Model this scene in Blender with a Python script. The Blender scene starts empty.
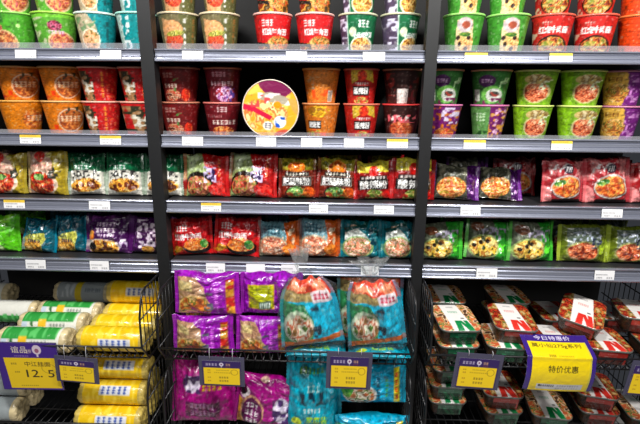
import bpy, math, random
import numpy as np
from mathutils import Matrix, Vector

scene = bpy.context.scene
COL = scene.collection
PI = math.pi

# ------------------------------------------------------------------ camera
D, HC = 1.56, 1.5
YAW, PIT, ROL, F = -0.02739, 0.24702, 0.00911, 450.0
Rz = np.array([[math.cos(YAW), -math.sin(YAW), 0], [math.sin(YAW), math.cos(YAW), 0], [0, 0, 1]])
Rx = np.array([[1, 0, 0], [0, math.cos(PIT), -math.sin(PIT)], [0, math.sin(PIT), math.cos(PIT)]])
RW = Rx @ Rz
c_, s_ = math.cos(ROL), math.sin(ROL)
right, fwd, up = RW[0], RW[1], RW[2]
r2 = c_ * right + s_ * up
u2 = c_ * up - s_ * right
cam_d = bpy.data.cameras.new('camera')
cam = bpy.data.objects.new('camera', cam_d)
COL.objects.link(cam)
M = Matrix(((r2[0], u2[0], -fwd[0], 0), (r2[1], u2[1], -fwd[1], -D), (r2[2], u2[2], -fwd[2], HC), (0, 0, 0, 1)))
cam.matrix_world = M
cam_d.sensor_width = 36.0
cam_d.lens = F / 640 * 36.0
cam_d.clip_start = 0.05
scene.camera = cam


def at(px, py, Y):
    """world point on the vertical plane at depth Y seen at a picture position"""
    a, b = px - 320, py - 212
    u = (a * c_ + b * s_) / F
    v = (-a * s_ + b * c_) / F
    d = RW.T @ np.array([u, 1, -v])
    t = (Y + D) / d[1]
    return np.array([0, -D, HC]) + t * d


# ------------------------------------------------------------------ colour and noise
def lin(c):
    c = np.asarray(c, float) / 255.0
    return np.where(c <= 0.04045, c / 12.92, ((c + 0.055) / 1.055) ** 2.4)


def vnoise(x, y, seed):
    """value noise for numpy arrays"""
    xi, yi = np.floor(x).astype(int), np.floor(y).astype(int)
    fx, fy = x - xi, y - yi
    fx, fy = fx * fx * (3 - 2 * fx), fy * fy * (3 - 2 * fy)

    def h(a, b):
        n = (a * 374761393 + b * 668265263 + seed * 974634511) & 0x7fffffff
        n = ((n ^ (n >> 13)) * 1274126177) & 0x7fffffff
        return ((n ^ (n >> 16)) & 0xffff) / 65535.0
    return (h(xi, yi) * (1 - fx) + h(xi + 1, yi) * fx) * (1 - fy) + (h(xi, yi + 1) * (1 - fx) + h(xi + 1, yi + 1) * fx) * fy


# ------------------------------------------------------------------ lettering
_glyph = {}


def glyphs(s):
    if s not in _glyph:
        cu = bpy.data.curves.new('t', 'FONT')
        cu.body = s
        cu.resolution_u = 3
        o = bpy.data.objects.new('t', cu)
        me = o.to_mesh()
        me.calc_loop_triangles()
        v = np.array([(p.co.x, p.co.y) for p in me.vertices])
        t = np.array([tuple(q.vertices) for q in me.loop_triangles])
        o.to_mesh_clear()
        bpy.data.objects.remove(o)
        bpy.data.curves.remove(cu)
        mn, mx = v.min(0), v.max(0)
        v = (v - mn) / (mx - mn)
        _glyph[s] = (v[t], (mx[0] - mn[0]) / (mx[1] - mn[1]))
    return _glyph[s]


class Art:
    """printed artwork of one packaging face; u to the right, v down, both 0..1"""

    def __init__(s, bg, S=224, ar=1.0):
        s.S = S
        s.ar = ar                      # width / height of the printed face
        s.c = np.empty((S, S, 3))
        s.c[:] = bg
        g = (np.arange(S) + .5) / S
        s.u, s.v = np.meshgrid(g, g)

    def put(s, m, col, al=1.0):
        m = np.clip(m, 0, 1)[..., None] * al
        s.c = s.c * (1 - m) + np.asarray(col, float) * m
        return s

    def _e(s, d):
        return np.clip(d * s.S * .5 + .5, 0, 1)

    def rect(s, u0, v0, u1, v1, col, al=1.0):
        return s.put(s._e(s.u - u0) * s._e(u1 - s.u) * s._e(s.v - v0) * s._e(v1 - s.v), col, al)

    def poly(s, pts, col, al=1.0):
        """even-odd polygon"""
        ins = np.zeros(s.u.shape, bool)
        n = len(pts)
        for i in range(n):
            (x0, y0), (x1, y1) = pts[i], pts[(i + 1) % n]
            if y0 == y1:
                continue
            c = ((s.v >= min(y0, y1)) & (s.v < max(y0, y1))) & (s.u < x0 + (s.v - y0) / (y1 - y0) * (x1 - x0))
            ins ^= c
        return s.put(ins.astype(float), col, al)

    def _ed(s, cx, cy, rx, ry, ang=0):
        a = math.radians(ang)
        du, dv = s.u - cx, s.v - cy
        x = du * math.cos(a) + dv * math.sin(a)
        y = -du * math.sin(a) + dv * math.cos(a)
        return 1 - np.sqrt((x / rx) ** 2 + (y / ry) ** 2)

    def ell(s, cx, cy, rx, ry, col, ang=0, al=1.0):
        return s.put(s._e(s._ed(cx, cy, rx, ry, ang) * min(rx, ry)), col, al)

    def ring(s, cx, cy, rx, ry, w, col, ang=0, al=1.0):
        d = s._ed(cx, cy, rx, ry, ang) * min(rx, ry)
        return s.put(s._e(w - np.abs(d)), col, al)

    def pal(s, cols, scale, seed):
        n = vnoise(s.u * scale * s.ar, s.v * scale, seed) * .65 + vnoise(s.u * scale * 2.3 * s.ar, s.v * scale * 2.3, seed + 7) * .35
        n = np.clip((n - .22) / .56, 0, .999)
        cols = np.asarray(cols, float)
        return cols[(n * len(cols)).astype(int)]

    def food(s, cx, cy, rx, ry, cols, seed=1, scale=13, ang=0, rim=None, wob=.12):
        d = s._ed(cx, cy, rx, ry, ang) + (vnoise(s.u * 9, s.v * 9, seed + 3) - .5) * wob
        m = s._e(d * min(rx, ry))[..., None]
        if rim is not None:
            s.ell(cx, cy, rx * 1.13, ry * 1.16, rim, ang)
        s.c = s.c * (1 - m) + s.pal(cols, scale, seed) * m
        return s

    def area(s, u0, v0, u1, v1, cols, seed=1, scale=12):
        m = (s._e(s.u - u0) * s._e(u1 - s.u) * s._e(s.v - v0) * s._e(v1 - s.v))[..., None]
        s.c = s.c * (1 - m) + s.pal(cols, scale, seed) * m
        return s

    def speck(s, u0, v0, u1, v1, col, seed=1, scale=22, th=.62, al=1.0):
        n = vnoise(s.u * scale * s.ar, s.v * scale, seed)
        m = s._e(s.u - u0) * s._e(u1 - s.u) * s._e(s.v - v0) * s._e(v1 - s.v)
        return s.put(m * np.clip((n - th) * 9, 0, 1), col, al)

    def marks(s, u0, v0, u1, v1, col, seed=1, n=5, al=1.0, back=None):
        """a line of small unreadable print"""
        rnd = random.Random(seed)
        w = (u1 - u0) / n
        for i in range(n):
            x = u0 + i * w
            for k in range(3):
                yy = v0 + (v1 - v0) * (k * .36 + rnd.random() * .1)
                s.rect(x + w * .08, yy, x + w * .85, yy + (v1 - v0) * .16, col, al)
            xx = x + w * rnd.uniform(.2, .6)
            s.rect(xx, v0, xx + w * .2, v1, col, al)
        return s

    def text(s, t, cx, cy, w, h, col, ang=0, out=None, ow=.012, shear=0):
        T, _ = glyphs(t)
        a = math.radians(ang)
        m = np.zeros(s.u.shape)
        SS = 2
        n = s.S * SS
        x = (T[..., 0] - .5) * w
        y = -(T[..., 1] - .5) * h
        x = x - shear * y
        X = (cx + x * math.cos(a) - y * math.sin(a)) * n
        Y = (cy + x * math.sin(a) + y * math.cos(a)) * n
        buf = np.zeros((n, n), bool)
        for (x0, x1, x2), (y0, y1, y2) in zip(X, Y):
            a0, a1 = int(max(0, math.floor(min(x0, x1, x2)))), int(min(n - 1, math.ceil(max(x0, x1, x2))))
            b0, b1 = int(max(0, math.floor(min(y0, y1, y2)))), int(min(n - 1, math.ceil(max(y0, y1, y2))))
            if a1 < a0 or b1 < b0:
                continue
            gx, gy = np.meshgrid(np.arange(a0, a1 + 1) + .5, np.arange(b0, b1 + 1) + .5)
            e0 = (x1 - x0) * (gy - y0) - (y1 - y0) * (gx - x0)
            e1 = (x2 - x1) * (gy - y1) - (y2 - y1) * (gx - x1)
            e2 = (x0 - x2) * (gy - y2) - (y0 - y2) * (gx - x2)
            buf[b0:b1 + 1, a0:a1 + 1] |= ((e0 >= 0) & (e1 >= 0) & (e2 >= 0)) | ((e0 <= 0) & (e1 <= 0) & (e2 <= 0))
        m = buf.reshape(s.S, SS, s.S, SS).mean((1, 3))
        if out is not None:
            r = max(1, int(ow * s.S))
            k = np.zeros_like(m)
            for dx in range(-r, r + 1):
                for dy in range(-r, r + 1):
                    if dx * dx + dy * dy <= r * r + 1:
                        k = np.maximum(k, np.roll(np.roll(m, dx, 1), dy, 0))
            s.put(k, out)
        # thin strokes are printed bold
        b = np.maximum(m, .6 * np.maximum(np.roll(m, 1, 1), np.roll(m, 1, 0)))
        return s.put(b, col)

    def fine(s, seed, k):
        """small busy print: fine tonal mottling"""
        n = vnoise(s.u * 38 * s.ar, s.v * 38, seed) + vnoise(s.u * 17 * s.ar, s.v * 17, seed + 3) - 1
        d = vnoise(s.u * 26 * s.ar, s.v * 26, seed + 9)
        s.c = np.clip(250 * np.clip(s.c / 250, 0, 1) ** 1.18 * (1 + k * 2.0 * n[..., None]), 0, 250)
        return s.put(np.clip((d - .8) * 8, 0, 1), (236, 234, 226), .35).put(np.clip((.2 - d) * 8, 0, 1), (30, 24, 20), .4)

    def sample(s, u, v):
        """averaged colour (linear) at arrays of u, v"""
        k = (s.c + np.roll(s.c, 1, 0) + np.roll(s.c, -1, 0) + np.roll(s.c, 1, 1) + np.roll(s.c, -1, 1)) / 5
        i = np.clip((u * s.S).astype(int), 1, s.S - 2)
        j = np.clip((v * s.S).astype(int), 1, s.S - 2)
        return lin(k[j, i])


# ------------------------------------------------------------------ materials
def new_mat(name):
    m = bpy.data.materials.new(name)
    m.use_nodes = True
    nt = m.node_tree
    return m, nt, nt.nodes['Principled BSDF']


def plain(name, rgb, rough=.5, metal=0.0, noise=0.0, scale=40, spec=.5, bump=0.0):
    m, nt, b = new_mat(name)
    c = lin(rgb)
    b.inputs['Base Color'].default_value = (*c, 1)
    b.inputs['Roughness'].default_value = rough
    b.inputs['Metallic'].default_value = metal
    b.inputs['Specular IOR Level'].default_value = spec
    if noise or bump:
        tc = nt.nodes.new('ShaderNodeTexCoord')
        n = nt.nodes.new('ShaderNodeTexNoise')
        n.inputs['Scale'].default_value = scale
        n.inputs['Detail'].default_value = 4
        nt.links.new(tc.outputs['Object'], n.inputs['Vector'])
        if noise:
            r = nt.nodes.new('ShaderNodeValToRGB')
            r.color_ramp.elements[0].position = .3
            r.color_ramp.elements[1].position = .7
            r.color_ramp.elements[0].color = (*(c * (1 - noise)), 1)
            r.color_ramp.elements[1].color = (*np.minimum(c * (1 + noise), 1), 1)
            nt.links.new(n.outputs['Fac'], r.inputs['Fac'])
            nt.links.new(r.outputs['Color'], b.inputs['Base Color'])
        if bump:
            bp = nt.nodes.new('ShaderNodeBump')
            bp.inputs['Strength'].default_value = bump
            bp.inputs['Distance'].default_value = .004
            nt.links.new(n.outputs['Fac'], bp.inputs['Height'])
            nt.links.new(bp.outputs['Normal'], b.inputs['Normal'])
    return m


def printed(name, rough, coat, bump, scale, spec=.5):
    """print carried on the mesh, with a film or paper finish"""
    m, nt, b = new_mat(name)
    a = nt.nodes.new('ShaderNodeAttribute')
    a.attribute_name = 'Print'
    nt.links.new(a.outputs['Color'], b.inputs['Base Color'])
    b.inputs['Roughness'].default_value = rough
    b.inputs['Coat Weight'].default_value = coat
    b.inputs['Coat Roughness'].default_value = .12
    b.inputs['Specular IOR Level'].default_value = spec
    if bump:
        tc = nt.nodes.new('ShaderNodeTexCoord')
        n = nt.nodes.new('ShaderNodeTexNoise')
        n.inputs['Scale'].default_value = scale
        n.inputs['Detail'].default_value = 3
        n.inputs['Distortion'].default_value = .8
        bp = nt.nodes.new('ShaderNodeBump')
        bp.inputs['Strength'].default_value = bump
        bp.inputs['Distance'].default_value = .006
        nt.links.new(tc.outputs['Object'], n.inputs['Vector'])
        nt.links.new(n.outputs['Fac'], bp.inputs['Height'])
        nt.links.new(bp.outputs['Normal'], b.inputs['Normal'])
    return m


def clear(name, rgb, amount, rough=.1, film=False):
    """thin clear plastic: mostly see-through with a glossy skin"""
    m, nt, b = new_mat(name)
    out = nt.nodes['Material Output']
    tr = nt.nodes.new('ShaderNodeBsdfTransparent')
    tr.inputs['Color'].default_value = (*lin(rgb), 1)
    b.inputs['Base Color'].default_value = (.8, .8, .82, 1)
    b.inputs['Roughness'].default_value = rough
    if film:                          # crinkly film: sharp bump, little body colour
        b.inputs['Base Color'].default_value = (*lin(rgb) * (.5 if amount > .1 else .1), 1)
        b.inputs['Specular IOR Level'].default_value = 1.0
        b.inputs['Coat Weight'].default_value = 1.0
        b.inputs['Coat Roughness'].default_value = .08
        tc = nt.nodes.new('ShaderNodeTexCoord')
        nz = nt.nodes.new('ShaderNodeTexNoise')
        nz.inputs['Scale'].default_value = 26
        nz.inputs['Detail'].default_value = 4
        nz.inputs['Distortion'].default_value = 1.5
        bp = nt.nodes.new('ShaderNodeBump')
        bp.inputs['Strength'].default_value = 1.0
        bp.inputs['Distance'].default_value = .012
        nt.links.new(tc.outputs['Object'], nz.inputs['Vector'])
        nt.links.new(nz.outputs['Fac'], bp.inputs['Height'])
        nt.links.new(bp.outputs['Normal'], b.inputs['Normal'])
        nt.links.new(bp.outputs['Normal'], b.inputs['Coat Normal'])
    mx = nt.nodes.new('ShaderNodeMixShader')
    lw = nt.nodes.new('ShaderNodeLayerWeight')
    lw.inputs['Blend'].default_value = .25
    ma = nt.nodes.new('ShaderNodeMath')
    ma.operation = 'MULTIPLY_ADD'
    ma.inputs[1].default_value = .5
    ma.inputs[2].default_value = amount
    ma.use_clamp = True
    nt.links.new(lw.outputs['Facing'], ma.inputs[0])
    nt.links.new(ma.outputs[0], mx.inputs['Fac'])
    nt.links.new(tr.outputs[0], mx.inputs[1])
    nt.links.new(b.outputs[0], mx.inputs[2])
    nt.links.new(mx.outputs[0], out.inputs['Surface'])
    return m


MT = {
    'film': printed('printed_film', .24, .5, .55, 30),
    'paper': printed('printed_paper', .38, .2, 0, 1),
    'card': printed('printed_card', .5, .0, 0, 1),
    'noodle_end': printed('wrapped_noodle_ends', .35, .3, .5, 60),
    'black': plain('black_powder_coat', (19, 20, 22), .5, 0, .12, 60),
    'back': plain('dark_back_panel', (5, 5, 6), .8, 0, .1, 20),
    'board': plain('dark_shelf_board', (40, 40, 43), .5, .2, .1, 30),
    'wire': plain('black_wire', (30, 30, 32), .35, .3, .1, 80),
    'rail': plain('brushed_aluminium', (152, 156, 172), .26, .6, .05, 8),
    'lip': clear('clear_shelf_lip', (235, 236, 242), .09, .1),
    'bag': clear('clear_bag_film', (252, 253, 253), .06, .14, True),
    'tray': clear('clear_tray_plastic', (205, 208, 205), .05, .12, True),
    'neck': clear('gathered_bag_film', (245, 247, 247), .16, .15, True),
    'sleeve': plain('purple_plastic_sleeve', (62, 48, 96), .3, 0, .08, 20),
    'grey_sleeve': plain('grey_plastic_sleeve', (72, 70, 92), .3, 0, .08, 20),
    'hook': plain('white_plastic_hook', (205, 205, 210), .35, 0, .05, 50),
    'slot': plain('dark_slot', (8, 8, 8), .8, 0, .1, 50),
    'floor': plain('grey_floor_tile', (150, 148, 145), .35, 0, .06, 3),
    'lamp': plain('white_lamp_housing', (220, 220, 220), .4, 0, .05, 10),
}


# ------------------------------------------------------------------ mesh helpers
class MB:
    def __init__(s):
        s.v, s.f = [], []

    def add(s, vs, fs):
        o = len(s.v)
        s.v += [tuple(map(float, p)) for p in vs]
        s.f += [tuple(i + o for i in f) for f in fs]
        return s

    def box(s, x0, x1, y0, y1, z0, z1):
        return s.add([(x0, y0, z0), (x1, y0, z0), (x1, y1, z0), (x0, y1, z0), (x0, y0, z1), (x1, y0, z1), (x1, y1, z1), (x0, y1, z1)],
                     [(0, 3, 2, 1), (4, 5, 6, 7), (0, 1, 5, 4), (1, 2, 6, 5), (2, 3, 7, 6), (3, 0, 4, 7)])

    def tube(s, pts, r, n=7):
        pts = [Vector(p) for p in pts]
        rings = []
        for i, p in enumerate(pts):
            d = (pts[min(i + 1, len(pts) - 1)] - pts[max(i - 1, 0)]).normalized()
            a = d.cross(Vector((0.31, 0.17, .93)))
            if a.length < .05:
                a = d.cross(Vector((1, 0, 0)))
            a.normalize()
            b = d.cross(a)
            rings.append([p + r * (math.cos(2 * PI * k / n) * a + math.sin(2 * PI * k / n) * b) for k in range(n)])
        vs = [q for g in rings for q in g]
        fs = []
        for i in range(len(pts) - 1):
            for k in range(n):
                fs.append((i * n + k, i * n + (k + 1) % n, (i + 1) * n + (k + 1) % n, (i + 1) * n + k))
        fs.append(tuple(range(n - 1, -1, -1)))
        fs.append(tuple(range((len(pts) - 1) * n, len(pts) * n)))
        return s.add(vs, fs)

    def prism(s, prof, x0, x1):
        """profile of (y, z) swept along x"""
        n = len(prof)
        vs = [(x0, y, z) for y, z in prof] + [(x1, y, z) for y, z in prof]
        fs = [(i, (i + 1) % n, n + (i + 1) % n, n + i) for i in range(n)]
        fs += [tuple(range(n - 1, -1, -1)), tuple(range(n, 2 * n))]
        return s.add(vs, fs)

    def mesh(s, name, mat, smooth=False):
        me = bpy.data.meshes.new(name)
        me.from_pydata(s.v, [], s.f)
        me.materials.append(mat)
        me.validate()
        me.update()
        if smooth:
            me.polygons.foreach_set('use_smooth', [True] * len(me.polygons))
        return me


def put(name, me, parent=None, loc=None, rot=None):
    o = bpy.data.objects.new(name, me)
    COL.objects.link(o)
    if parent is not None:
        o.parent = parent
    if loc is not None:
        o.location = loc
    if rot is not None:
        o.rotation_euler = rot
    return o


def tag(o, label, cat, group=None):
    o['label'] = label
    o['category'] = cat
    if group:
        o['group'] = group
    return o


def thing(name, label, cat, loc=(0, 0, 0), rot=(0, 0, 0), group=None):
    o = put(name, None, None, loc, rot)
    return tag(o, label, cat, group)


def structure(o):
    o['kind'] = 'structure'
    return o


def grid_mesh(name, P, colr, mat, cyc_u=False, cyc_v=False, smooth=True, caps=None):
    """P is (rows, cols, 3); colr the linear colours of the vertices"""
    R_, C_ = P.shape[:2]
    idx = np.arange(R_ * C_).reshape(R_, C_)
    a = idx if not cyc_u else np.concatenate([idx, idx[:, :1]], 1)
    a = a if not cyc_v else np.concatenate([a, a[:1]], 0)
    q = np.stack([a[:-1, :-1], a[:-1, 1:], a[1:, 1:], a[1:, :-1]], -1).reshape(-1, 4)
    faces = q.tolist()
    verts = P.reshape(-1, 3).tolist()
    if caps:
        for row in caps:
            faces.append(idx[row].tolist())
    me = bpy.data.meshes.new(name)
    me.from_pydata(verts, [], faces)
    me.materials.append(mat)
    if colr is not None:
        at_ = me.color_attributes.new('Print', 'FLOAT_COLOR', 'POINT')
        c4 = np.ones((R_ * C_, 4))
        c4[:, :3] = np.asarray(colr).reshape(-1, 3)
        at_.data.foreach_set('color', c4.ravel())
    me.update()
    if smooth:
        me.polygons.foreach_set('use_smooth', [True] * len(me.polygons))
    return me


def flat_card(name, W, H, art, nu, nv, mat, shape=None, thick=.0006):
    """a thin printed card standing in the xz plane, print facing -y; origin at its top centre"""
    u = np.linspace(0, 1, nu)
    v = np.linspace(0, 1, nv)
    U, V = np.meshgrid(u, v)
    X, Y, Z = (U - .5) * W, np.zeros_like(U), -V * H
    if shape:
        X, Y, Z = shape(U, V, X, Y, Z)
    front = np.stack([X, Y, Z], -1)
    back = np.stack([X, Y + thick, Z], -1)[::-1]
    P = np.concatenate([front, back], 0)
    c = art.sample(U, V)
    cc = np.concatenate([c, np.broadcast_to(np.array([.6, .6, .6]), c.shape)], 0)
    return grid_mesh(name, P, cc, mat, cyc_v=True, smooth=bool(shape))

# ------------------------------------------------------------------ printed designs
NOOD = [(120, 55, 25), (200, 120, 60), (225, 165, 95), (170, 75, 35), (235, 195, 130)]
CHILI = [(150, 20, 15), (205, 50, 30), (225, 90, 50), (170, 35, 20), (230, 150, 90)]
BEEF = [(110, 50, 30), (190, 90, 50), (225, 150, 70), (120, 130, 50), (230, 190, 120)]
POTATO = [(120, 60, 25), (225, 160, 60), (240, 190, 85), (200, 120, 45), (245, 210, 130)]
PINKN = [(205, 130, 100), (235, 190, 165), (120, 130, 60), (225, 160, 130), (240, 215, 195)]
YELV = [(60, 75, 30), (220, 180, 70), (240, 210, 110), (190, 130, 50), (245, 225, 150)]
REDN = [(140, 50, 30), (210, 110, 70), (230, 150, 105), (180, 80, 50), (240, 190, 150)]
WHITE = (238, 238, 235)


def d_green_bowl(a):
    a.rect(0, 0, 1, .1, (120, 190, 60))
    a.speck(0, .1, .25, 1, (190, 200, 160), 3, 14, .5)
    a.food(.62, .72, .3, .25, [(150, 60, 50), (205, 120, 80), (225, 170, 110), (190, 80, 90)], 5, 15, 0, (215, 190, 150))
    a.food(.5, .3, .17, .13, [(150, 40, 70), (200, 110, 140), (90, 40, 50)], 8, 18)
    a.marks(.32, .42, .72, .5, (225, 190, 215), 2, 5)


def d_green_plain(a):
    a.rect(0, 0, .3, .25, (60, 120, 50))
    a.food(.2, .75, .35, .3, [(150, 70, 50), (205, 130, 80), (225, 180, 120), (170, 80, 60)], 4, 15, 10, (220, 190, 140))
    a.food(.08, .35, .18, .1, [(190, 80, 80), (215, 130, 110)], 6, 15)
    a.ell(.62, .3, .05, .05, (190, 230, 150))


def d_teal_food(a):
    a.poly([(0, 0), (.3, 0), (.5, .3), (.56, 1), (0, 1)], (190, 178, 150))
    a.speck(0, .1, .5, .5, (120, 150, 110), 4, 14, .55)
    a.food(.34, .66, .22, .25, [(120, 110, 50), (210, 150, 100), (235, 190, 150), (215, 170, 130)], 9, 14, 0, (235, 225, 200))
    a.marks(.74, .15, .82, .85, (15, 95, 100), 5, 1, .8)
    for k in range(4):
        a.marks(.74, .18 + k * .17, .84, .3 + k * .17, (20, 90, 95), k, 1)


def d_teal_text(a):
    a.rect(0, 0, .12, 1, (180, 200, 190))
    a.speck(.1, .05, .32, .9, (215, 225, 225), 6, 16, .5)
    for k in range(4):
        a.marks(.5, .12 + k * .17, .62, .25 + k * .17, (110, 90, 60), k, 1)
        a.marks(.72, .1 + k * .18, .84, .24 + k * .18, (140, 190, 60), k + 9, 1)


def d_olive(a):
    a.poly([(0, 0), (.52, 0), (.6, 1), (0, 1)], (120, 112, 80))
    a.poly([(.1, .1), (.55, .3), (.52, 1), (.08, 1)], (210, 165, 120))
    a.ell(.34, .4, .26, .24, (220, 165, 115))
    a.food(.36, .68, .25, .2, [(160, 45, 25), (205, 75, 45), (220, 110, 70), (190, 60, 40)], 5, 17)
    a.food(.4, .48, .24, .07, [(170, 170, 70), (210, 200, 120), (120, 130, 50)], 2, 15, -8)
    a.speck(.62, .05, .68, .9, (215, 215, 210), 8, 20, .5)
    for k in range(4):
        a.marks(.84, .1 + k * .17, .92, .23 + k * .17, (150, 110, 60), k, 1)


def d_redbeef(a):
    a.area(0, .7, 1, 1, [(90, 70, 30), (190, 130, 50), (225, 180, 90), (150, 60, 30)], 3, 9)
    a.poly([(0, .66), (.3, .72), (1, .6), (1, .7), (.4, .82), (0, .76)], (35, 30, 25))
    a.food(.66, .7, .32, .17, [(190, 90, 40), (225, 140, 70), (120, 120, 50), (235, 180, 110)], 7, 14)
    a.marks(.2, .14, .52, .3, WHITE, 3, 3)
    a.text('红烧牛肉面', .54, .43, .68, .16, WHITE, 0, WHITE, .006)


def d_greenchick(a):
    a.rect(0, 0, .2, 1, (90, 75, 100))
    a.speck(.02, .1, .2, 1, (210, 205, 225), 4, 16, .45)
    a.rect(.2, 0, .24, 1, (190, 210, 195))
    a.food(.62, .78, .3, .22, [(150, 90, 30), (225, 170, 80), (240, 210, 140), (205, 140, 60)], 6, 14, 0, (235, 230, 205))
    a.ell(.36, .42, .1, .12, (215, 225, 190))
    a.text('香菇炖鸡面', .64, .5, .52, .13, WHITE, -4, WHITE, .006)
    a.marks(.5, .14, .8, .32, WHITE, 8, 3)


def d_green_mush(a):
    a.poly([(.34, .12), (.72, .12), (.82, 1), (.26, 1)], (226, 205, 165))
    a.ell(.53, .24, .19, .18, (205, 190, 190))
    a.ell(.56, .24, .1, .09, (165, 85, 60))
    a.food(.58, .68, .22, .24, [(220, 180, 120), (235, 205, 140), (200, 140, 80), (225, 190, 120)], 4, 12)
    for x, y in ((.37, .55), (.42, .7), (.66, .55), (.6, .82)):
        a.ell(x, y, .05, .06, (50, 30, 25), 20)
    a.food(.55, .47, .16, .05, [(50, 110, 40), (120, 150, 60)], 2, 18)


def d_red_right(a):
    a.marks(.24, .14, .48, .22, (235, 200, 190), 4, 4)
    a.text('红烧牛肉面', .52, .34, .7, .17, WHITE, 0, WHITE, .006)
    a.food(.53, .76, .36, .25, BEEF, 6, 14, 0, (60, 30, 20))
    a.food(.4, .68, .16, .08, [(140, 150, 60), (200, 170, 90)], 9, 16)
    a.speck(0, .4, .14, 1, (220, 190, 160), 3, 15, .5)


def d_orange_plain(a):
    a.rect(.72, 0, 1, 1, (120, 130, 90))
    for k in range(9):
        a.rect(0, .06 + k * .1, .7, .075 + k * .1, (185, 60, 12))


def d_orange_bowl(a):
    a.food(.66, .56, .3, .32, [(150, 70, 30), (190, 105, 45), (215, 140, 70), (165, 80, 35)], 5, 10, 0, (170, 85, 30))
    a.ring(.66, .56, .32, .36, .018, (225, 205, 185), 15, .8)
    a.marks(.4, .42, .92, .6, (226, 200, 170), 6, 5, .9)
    a.speck(.5, .14, .85, .36, (70, 70, 50), 3, 16, .5)
    a.speck(.0, .7, .5, .95, (215, 70, 20), 8, 8, .5)


def d_amber_plain(a):
    a.food(.78, .56, .24, .28, [(150, 70, 30), (200, 110, 45), (220, 150, 70)], 5, 10, 0, (190, 110, 30))
    a.marks(.62, .42, .98, .6, (226, 200, 170), 6, 4, .9)


def d_red_strip(a):
    a.poly([(0, .1), (.2, .1), (.36, 1), (.08, 1)], (170, 130, 90))
    a.speck(0, .1, .34, 1, (60, 60, 40), 4, 13, .5)
    a.speck(.05, .3, .34, .8, (225, 220, 205), 9, 13, .6)
    for k in range(5):
        a.marks(.55, .12 + k * .16, .64, .25 + k * .16, (225, 150, 60), k, 1)
    a.speck(.7, .1, .95, .9, (215, 90, 60), 6, 14, .6)


def d_darkred(a):
    a.marks(.12, .12, .4, .28, (190, 150, 140), 5, 3)
    a.marks(.12, .46, .5, .58, (225, 205, 190), 4, 4)
    a.food(.34, .8, .24, .18, [(205, 150, 110), (190, 70, 50), (225, 190, 160), (120, 40, 20)], 6, 14)
    a.food(.72, .8, .12, .2, [(215, 60, 30), (190, 40, 20), (230, 110, 60)], 3, 12)
    a.speck(.4, .3, .55, .7, (90, 140, 70), 8, 14, .55)


def d_maroon(a):
    a.marks(.2, .1, .6, .24, (190, 140, 150), 6, 4)
    a.marks(.14, .38, .82, .5, (228, 205, 210), 2, 7)
    a.food(.56, .76, .3, .24, [(120, 60, 120), (190, 130, 180), (215, 190, 215), (170, 40, 60)], 7, 14)
    a.speck(.6, .5, .9, 1, (90, 70, 150), 3, 12, .5)


def d_maroon_noodle(a):
    a.marks(.35, .1, .65, .26, (215, 190, 190), 6, 3)
    a.marks(.18, .5, .92, .64, (232, 215, 205), 2, 6)
    a.food(.52, .84, .36, .15, [(150, 60, 30), (210, 120, 60), (225, 170, 100)], 7, 14)
    a.marks(.06, .34, .5, .42, (170, 120, 120), 3, 7)


def d_intestine_cup(a):
    a.food(.45, .2, .32, .18, [(190, 140, 30), (225, 185, 50), (160, 110, 30)], 4, 7)
    a.rect(.12, .48, .52, .74, (30, 25, 22))
    a.text('肥肠粉', .32, .61, .36, .18, WHITE, 0, WHITE, .006)
    a.food(.34, .9, .3, .12, [(140, 150, 60), (205, 170, 80), (190, 90, 40)], 6, 14)
    for k in range(4):
        a.ring(.7, .16 + k * .2, .07, .07, .02, (205, 130, 60))
    a.speck(.2, .75, .9, 1, (235, 90, 30), 8, 9, .5)


def d_orange_back(a):
    a.speck(.0, .2, .3, .8, (190, 150, 110), 4, 16, .5)
    for k in range(4):
        a.ring(.6, .14 + k * .16, .08, .07, .02, (205, 130, 60))
    a.speck(.2, .6, 1, 1, (235, 90, 30), 8, 8, .5)
    a.rect(.72, .62, .86, .96, (200, 190, 175))
    for k in range(5):
        a.rect(.735 + k * .024, .65, .745 + k * .024, .94, (70, 50, 40))


def d_sourspicy_cup(a):
    a.poly([(.22, 0), (.8, 0), (.88, .38), (.52, .24), (.2, .42)], (205, 175, 60))
    a.food(.52, .18, .14, .16, [(215, 60, 30), (190, 40, 20), (225, 120, 50)], 3, 9)
    a.rect(.24, .48, .76, .76, (28, 24, 24))
    a.text('酸辣粉', .5, .62, .46, .2, WHITE, 0, WHITE, .006)
    a.marks(.3, .38, .72, .45, WHITE, 3, 6)
    a.food(.52, .92, .26, .12, [(120, 140, 50), (215, 190, 110), (190, 80, 50)], 6, 14)


def d_dark_code(a):
    a.speck(.08, .1, .3, .95, (150, 50, 45), 4, 12, .52)
    a.speck(.72, .2, .95, .9, (120, 40, 40), 8, 12, .55)
    a.rect(.36, .55, .68, 1, (225, 215, 210))
    for k in range(9):
        a.rect(.385 + k * .031, .66, .385 + k * .031 + .012, .96, (70, 60, 60))
    a.marks(.36, .1, .64, .5, (90, 60, 55), 4, 3, .8)


def d_dark_noodle(a):
    a.food(.5, .74, .34, .26, [(150, 60, 35), (210, 110, 60), (190, 70, 40), (225, 150, 100)], 5, 14, 0, (120, 45, 35))
    a.speck(.12, .28, .9, .52, (230, 110, 120), 6, 13, .42)
    a.speck(.2, .3, .8, .46, (240, 215, 210), 9, 16, .55)


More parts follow.
